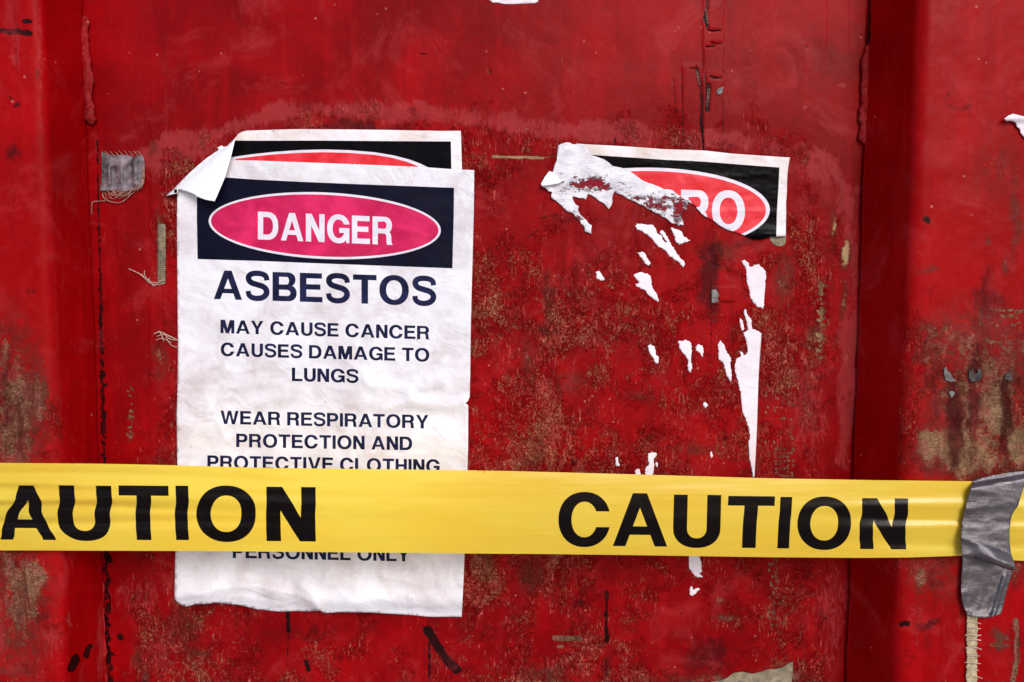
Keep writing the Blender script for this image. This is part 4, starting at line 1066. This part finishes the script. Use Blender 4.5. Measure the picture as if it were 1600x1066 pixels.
sheet('lower_piece', lo, [], h_dlo, 2.6, [M['duct']], dt, thick=.0003, label='lower end of the tape with a ragged silvery bottom edge')

# beige scrim strip showing below the duct tape, with cross threads
sc1 = empty('tape_residue_strip', tuple(P(1521, 1066, RH)), "narrow beige cloth strip with loose cross threads below the grey duct tape", "tape residue")
pl = [(1511.5 + random.uniform(-1.2, 1.2) - (y - 960) * .014, y) for y in range(958, 1120, 4)]
pr = [(1527.5 + random.uniform(-1.6, 1.6) - (y - 960) * .014, y) for y in range(958, 1120, 4)]
sheet('strip', pl + pr[::-1], [], lambda x, y: RH + .0022 + .0006 * np.sin(y * .9) * (fbm(x, y, 30, 2, 7) + .3), 2.4, [M['cloth']], sc1, thick=.0004)
def threads(L, mat, parent, name='loose_threads'):
    V = []; F = []
    for pts, r in L:
        c = catmull(pts, 4)
        v, f = tube([P(p[0], p[1], p[2]) for p in c], r, 5)
        b = len(V); V += v; F += [tuple(b + i for i in q) for q in f]
    return link(name, V, F, mat, parent)
TL = []
rr = random.Random(5)
y = 972
while y < 1110:
    a = rr.uniform(1507, 1511); b = rr.uniform(1529, 1534) + (3 if rr.random() < .3 else 0)
    hh = RH + .0042
    TL.append(([(a, y + rr.uniform(-1, 1), hh - .001), (1516, y - .5, hh), (1524, y + rr.uniform(-1, 1), hh), (b, y + rr.uniform(0, 3), hh + .0006)], rr.uniform(.0003, .0005)))
    y += rr.uniform(7, 13)
threads(TL, M['pale_thread'], sc1)

# vertical scrim strip left of the sign
s2 = empty('tape_residue_strip', tuple(P(252, 445, 0)), "dark beige woven strip standing on the worn red paint left of the asbestos sign", "tape residue")
pl = [(247 + random.uniform(-1, 1), y) for y in range(350, 446, 4)]; pr = [(258 + random.uniform(-1, 1), y) for y in range(350, 446, 4)]
sheet('strip', pl + pr[::-1], [], lambda x, y: .0010 + panel_relief(x, y), 2.2, [M['canvas']], s2, thick=.0004)
TL = [([(246, y, .0019), (252, y + rr.uniform(-.6, .6), .0024), (259, y, .0019)], rr.uniform(.0002, .0006)) for y in np.arange(352, 444, 3.1)]
TL += [([(x, 352, .0022), (x + .5, 400, .0026), (x, 444, .0022)], .0002) for x in (248, 251, 254, 257)]
threads(TL, M['canvas'], s2, 'woven_threads')
TL = [([(201, 420, .001), (210, 424, .003), (221, 430, .004), (232, 441, .003), (243, 445, .002), (257, 443, .002)], .0004), ([(221, 428, .002), (228, 436, .005), (238, 441, .003), (247, 442, .002)], .0003),
      ([(226, 423, .003), (226, 430, .005), (232, 438, .004), (234, 434, .003)], .0003), ([(232, 436, .003), (240, 447, .003), (248, 441, .003), (257, 436, .002)], .0003)]
threads(TL, M['pale_thread'], s2)
# frayed bits near the sign's left edge at mid height
s3 = empty('frayed_threads', tuple(P(262, 530, 0)), "pale frayed fibres sticking out beside the sign left edge at text height", "fibres")
threads([([(240, 522, .001), (250, 519, .003), (262, 524, .004), (277, 531, .002)], .0005), ([(245, 526, .001), (256, 523, .004), (266, 530, .003), (279, 532, .002)], .0004),
         ([(248, 517, .001), (252, 523, .004), (256, 534, .002)], .0004), ([(257, 520, .002), (263, 534, .004), (270, 541, .003), (280, 543, .002)], .0003), ([(243, 532, .001), (254, 529, .003), (268, 536, .002)], .0003)], M['pale_thread'], s3)

# ------------------------------------------------------------------ weathered duct tape remnant at upper left
rm = empty('duct_tape_remnant', tuple(P(190, 305, 0)), "square scrap of weathered grey duct tape with frayed threads beside the left seam", "tape")
def h_rm(px, py):
    h = .0030 + (fbm(px, py, 16, 3, 701) - .5) * .0016
    for (x, y0, y1, wd, am) in ((171, 258, 290, 3, .0014), (178, 262, 298, 4.5, -.0022), (190, 250, 295, 3, .0012), (196, 262, 285, 3, -.0012), (204, 258, 286, 4, -.0020), (210, 248, 290, 3, .0020), (217, 248, 292, 4, .0010)):
        h = h + 1.6 * am * np.exp(-((px - x) / wd) ** 2) * sstep(y0 - 4, y0 + 4, py) * (1 - sstep(y1 - 4, y1 + 4, py))
    h = h + .0018 * sstep(172, 158, px) * sstep(278, 296, py)
    return np.maximum(h, .0012)
rmp = [(157.5, 239), (163, 238.4), (167, 241), (175, 241), (183, 243), (192, 242), (201, 243), (208, 246), (216, 243), (222, 242), (225, 248), (226.5, 258), (226, 270), (225.6, 282), (224, 290), (219, 294), (212, 297), (203, 297), (197, 299.6), (186, 299), (176, 298), (165, 298.6), (154.6, 298.6), (157, 293), (155.6, 290), (159, 287), (157, 282), (158.6, 270), (157.8, 262), (159, 250)]
sheet('backing', rmp, [], h_rm, 1.8, [M['old_duct']], rm, thick=.0004)
TL = []
for k in range(22):
    a = rr.uniform(0.15, 1.0); x0 = rr.uniform(160, 214); x1 = x0 + rr.uniform(10, 26)
    dep = rr.uniform(4, 15)
    if x0 < 190: TL.append(([(x0, 297, .002), ((x0 + x1) / 2 - 3, 297 + dep, .0026 + rr.uniform(0, .002)), (x1, 299 + dep * .4, .003), (x1 + 6, 294, .003)], rr.uniform(.00016, .00034)))
    else: TL.append(([(rr.uniform(205, 214), rr.uniform(292, 300), .003), (rr.uniform(216, 223), rr.uniform(285, 298), .005), (rr.uniform(222, 227), rr.uniform(262, 284), .004), (rr.uniform(218, 226), rr.uniform(246, 262), .003)], rr.uniform(.00016, .00036)))
for k in range(9):
    x = 161 + k * 7 + rr.uniform(-2, 2)
    TL.append(([(x + 4, 244, .003), (x + 1, 240, .004), (x - 2.5, 236.5 + rr.uniform(-1, 1), .002)], .00034))
TL.append(([(166, 314, .001), (158, 314.5, .002), (146, 315.5, .002), (143.5, 320, .002), (143, 336, .001)], .0005))
TL.append(([(160, 300, .002), (162, 309, .003), (172, 315, .003), (186, 317, .003), (196, 312, .003), (206, 302, .003)], .0005))
threads(TL, M['thread'], rm)

# ------------------------------------------------------------------ smaller stuck-on remains
def bit(name, lab, cat, poly, mat, h0, amp=.0006, thick=.0004, step=2.2, group=None, hf=None):
    return sheet(name, poly, [], hf or (lambda x, y: h0 * (.6 if h0 < .03 else 1) + (panel_relief(x, y) if h0 < .03 else 0) + (fbm(x, y, 14, 3, 801) - .5) * amp), step, [mat], None, thick=thick, label=lab, cat=cat, group=group)
bit('tape_residue', "small brown stub of tape peeping out under the torn sign lower right corner", "tape residue", [(1203, 368), (1212, 366), (1228, 368), (1228, 378), (1225, 384), (1216, 385), (1208, 382), (1203, 375)], M['canvas'], .0009)
bit('paint_patch', "white paint daub cut off by the top edge of the picture", "paint mark", [(763, -40), (841, -42), (842, -10), (840.5, 3), (836, 5), (826, 5.4), (812, 6), (798, 6.6), (786, 6), (776, 4), (770, 4.4), (766, 1), (762, -3)], M['white_paint'], .0006, .0002, .0002)
bit('tape_residue', "grey canvas tape remnant with torn top edge at lower right of panel", "tape residue",
    [(1146, 1052), (1160, 1050), (1176, 1053), (1190, 1050), (1200, 1046), (1212, 1046), (1224, 1043), (1232, 1037), (1239, 1034), (1238.6, 1050), (1237, 1066), (1234, 1100), (1140, 1100), (1120, 1084), (1110, 1066), (1124, 1064), (1135, 1060)], M['canvas'], .0011, .0008)
bit('metal_chip', "round silvery bare chip beside the split paint at upper right", "paint chip", [(1119, 143), (1121, 139), (1125, 137.4), (1131, 136), (1129, 141), (1129.5, 144), (1126, 147.4), (1122, 147.6)], M['greychip'], .0014, .0002, .0002, 1.6)
bit('metal_chip', "grey bare chip beside the curled paint edge in the middle right", "paint chip", [(1112, 453), (1118, 452), (1122, 457), (1124, 462), (1121, 466), (1123, 472), (1112, 474)], M['greychip'], .0016, .0003, .0002, 1.6)
bit('metal_chip', "crescent shaped grey chip on the right rib below the brown stain", "paint chip", [(1475, 576), (1479, 573), (1480, 580), (1486, 584), (1488, 590), (1494, 596), (1486, 597), (1478, 594), (1475, 586)], M['greychip'], RH + .0012, .0005, .0001, 1.6)
bit('metal_chip', "dark square chip with red dot on the right rib", "paint chip", [(1514, 578), (1521, 577), (1522, 584), (1527, 584), (1528, 577), (1533.6, 578), (1534, 590), (1530, 596), (1517, 596.5), (1514, 592)], M['darkgap'], RH + .0012, .0005, .0001, 1.6)
bit('metal_chip', "dark triangular chip near the right edge of the picture above the beige patch", "paint chip", [(1569, 590), (1573, 583), (1577, 582), (1583, 593), (1578, 595), (1570, 593)], M['darkgap'], RH + .0012, .0004, .0001, 1.6)
bit('metal_chip', "small grey chip on the right rib beneath the crescent shaped one", "paint chip", [(1482, 613), (1487, 611), (1492, 613), (1490, 619), (1486, 622), (1484, 617)], M['greychip'], RH + .0012, .0004, .0001, 1.6)
bit('torn_tape_end', "pale torn tape end curling in at the right edge of the picture", "tape", [(1569, 186), (1575, 181), (1583, 177.6), (1592, 180), (1604, 183), (1640, 190), (1640, 226), (1610, 222), (1600, 214), (1595, 208), (1594, 202), (1589, 198), (1587, 192), (1580, 189), (1573, 190)], M['scrap'], RH + .002, .002, .0004, 2.2,
    hf=lambda x, y: RH + .002 + .004 * np.exp(-((y - 184) / 7) ** 2) + (fbm(x, y, 9, 3, 5) - .5) * .002)
g = NT('concrete_yard')
g.set(Base_Color=g.mix(g.ss(g.noise(1.5, 8, 0.65), 0.35, 0.7), (0.33, 0.33, 0.33), (0.43, 0.43, 0.43)), Roughness=0.9, Normal=g.bump(g.noise(60, 6, 0.7), 0.004))
gr = link('ground', [(-40, -40, -1.25), (40, -40, -1.25), (40, 40, -1.25), (-40, 40, -1.25)], [(0, 1, 2, 3)], g.m)  # unseen sheet below the view, added to bounce light up onto the container
gr['kind'] = 'structure'
print('built')
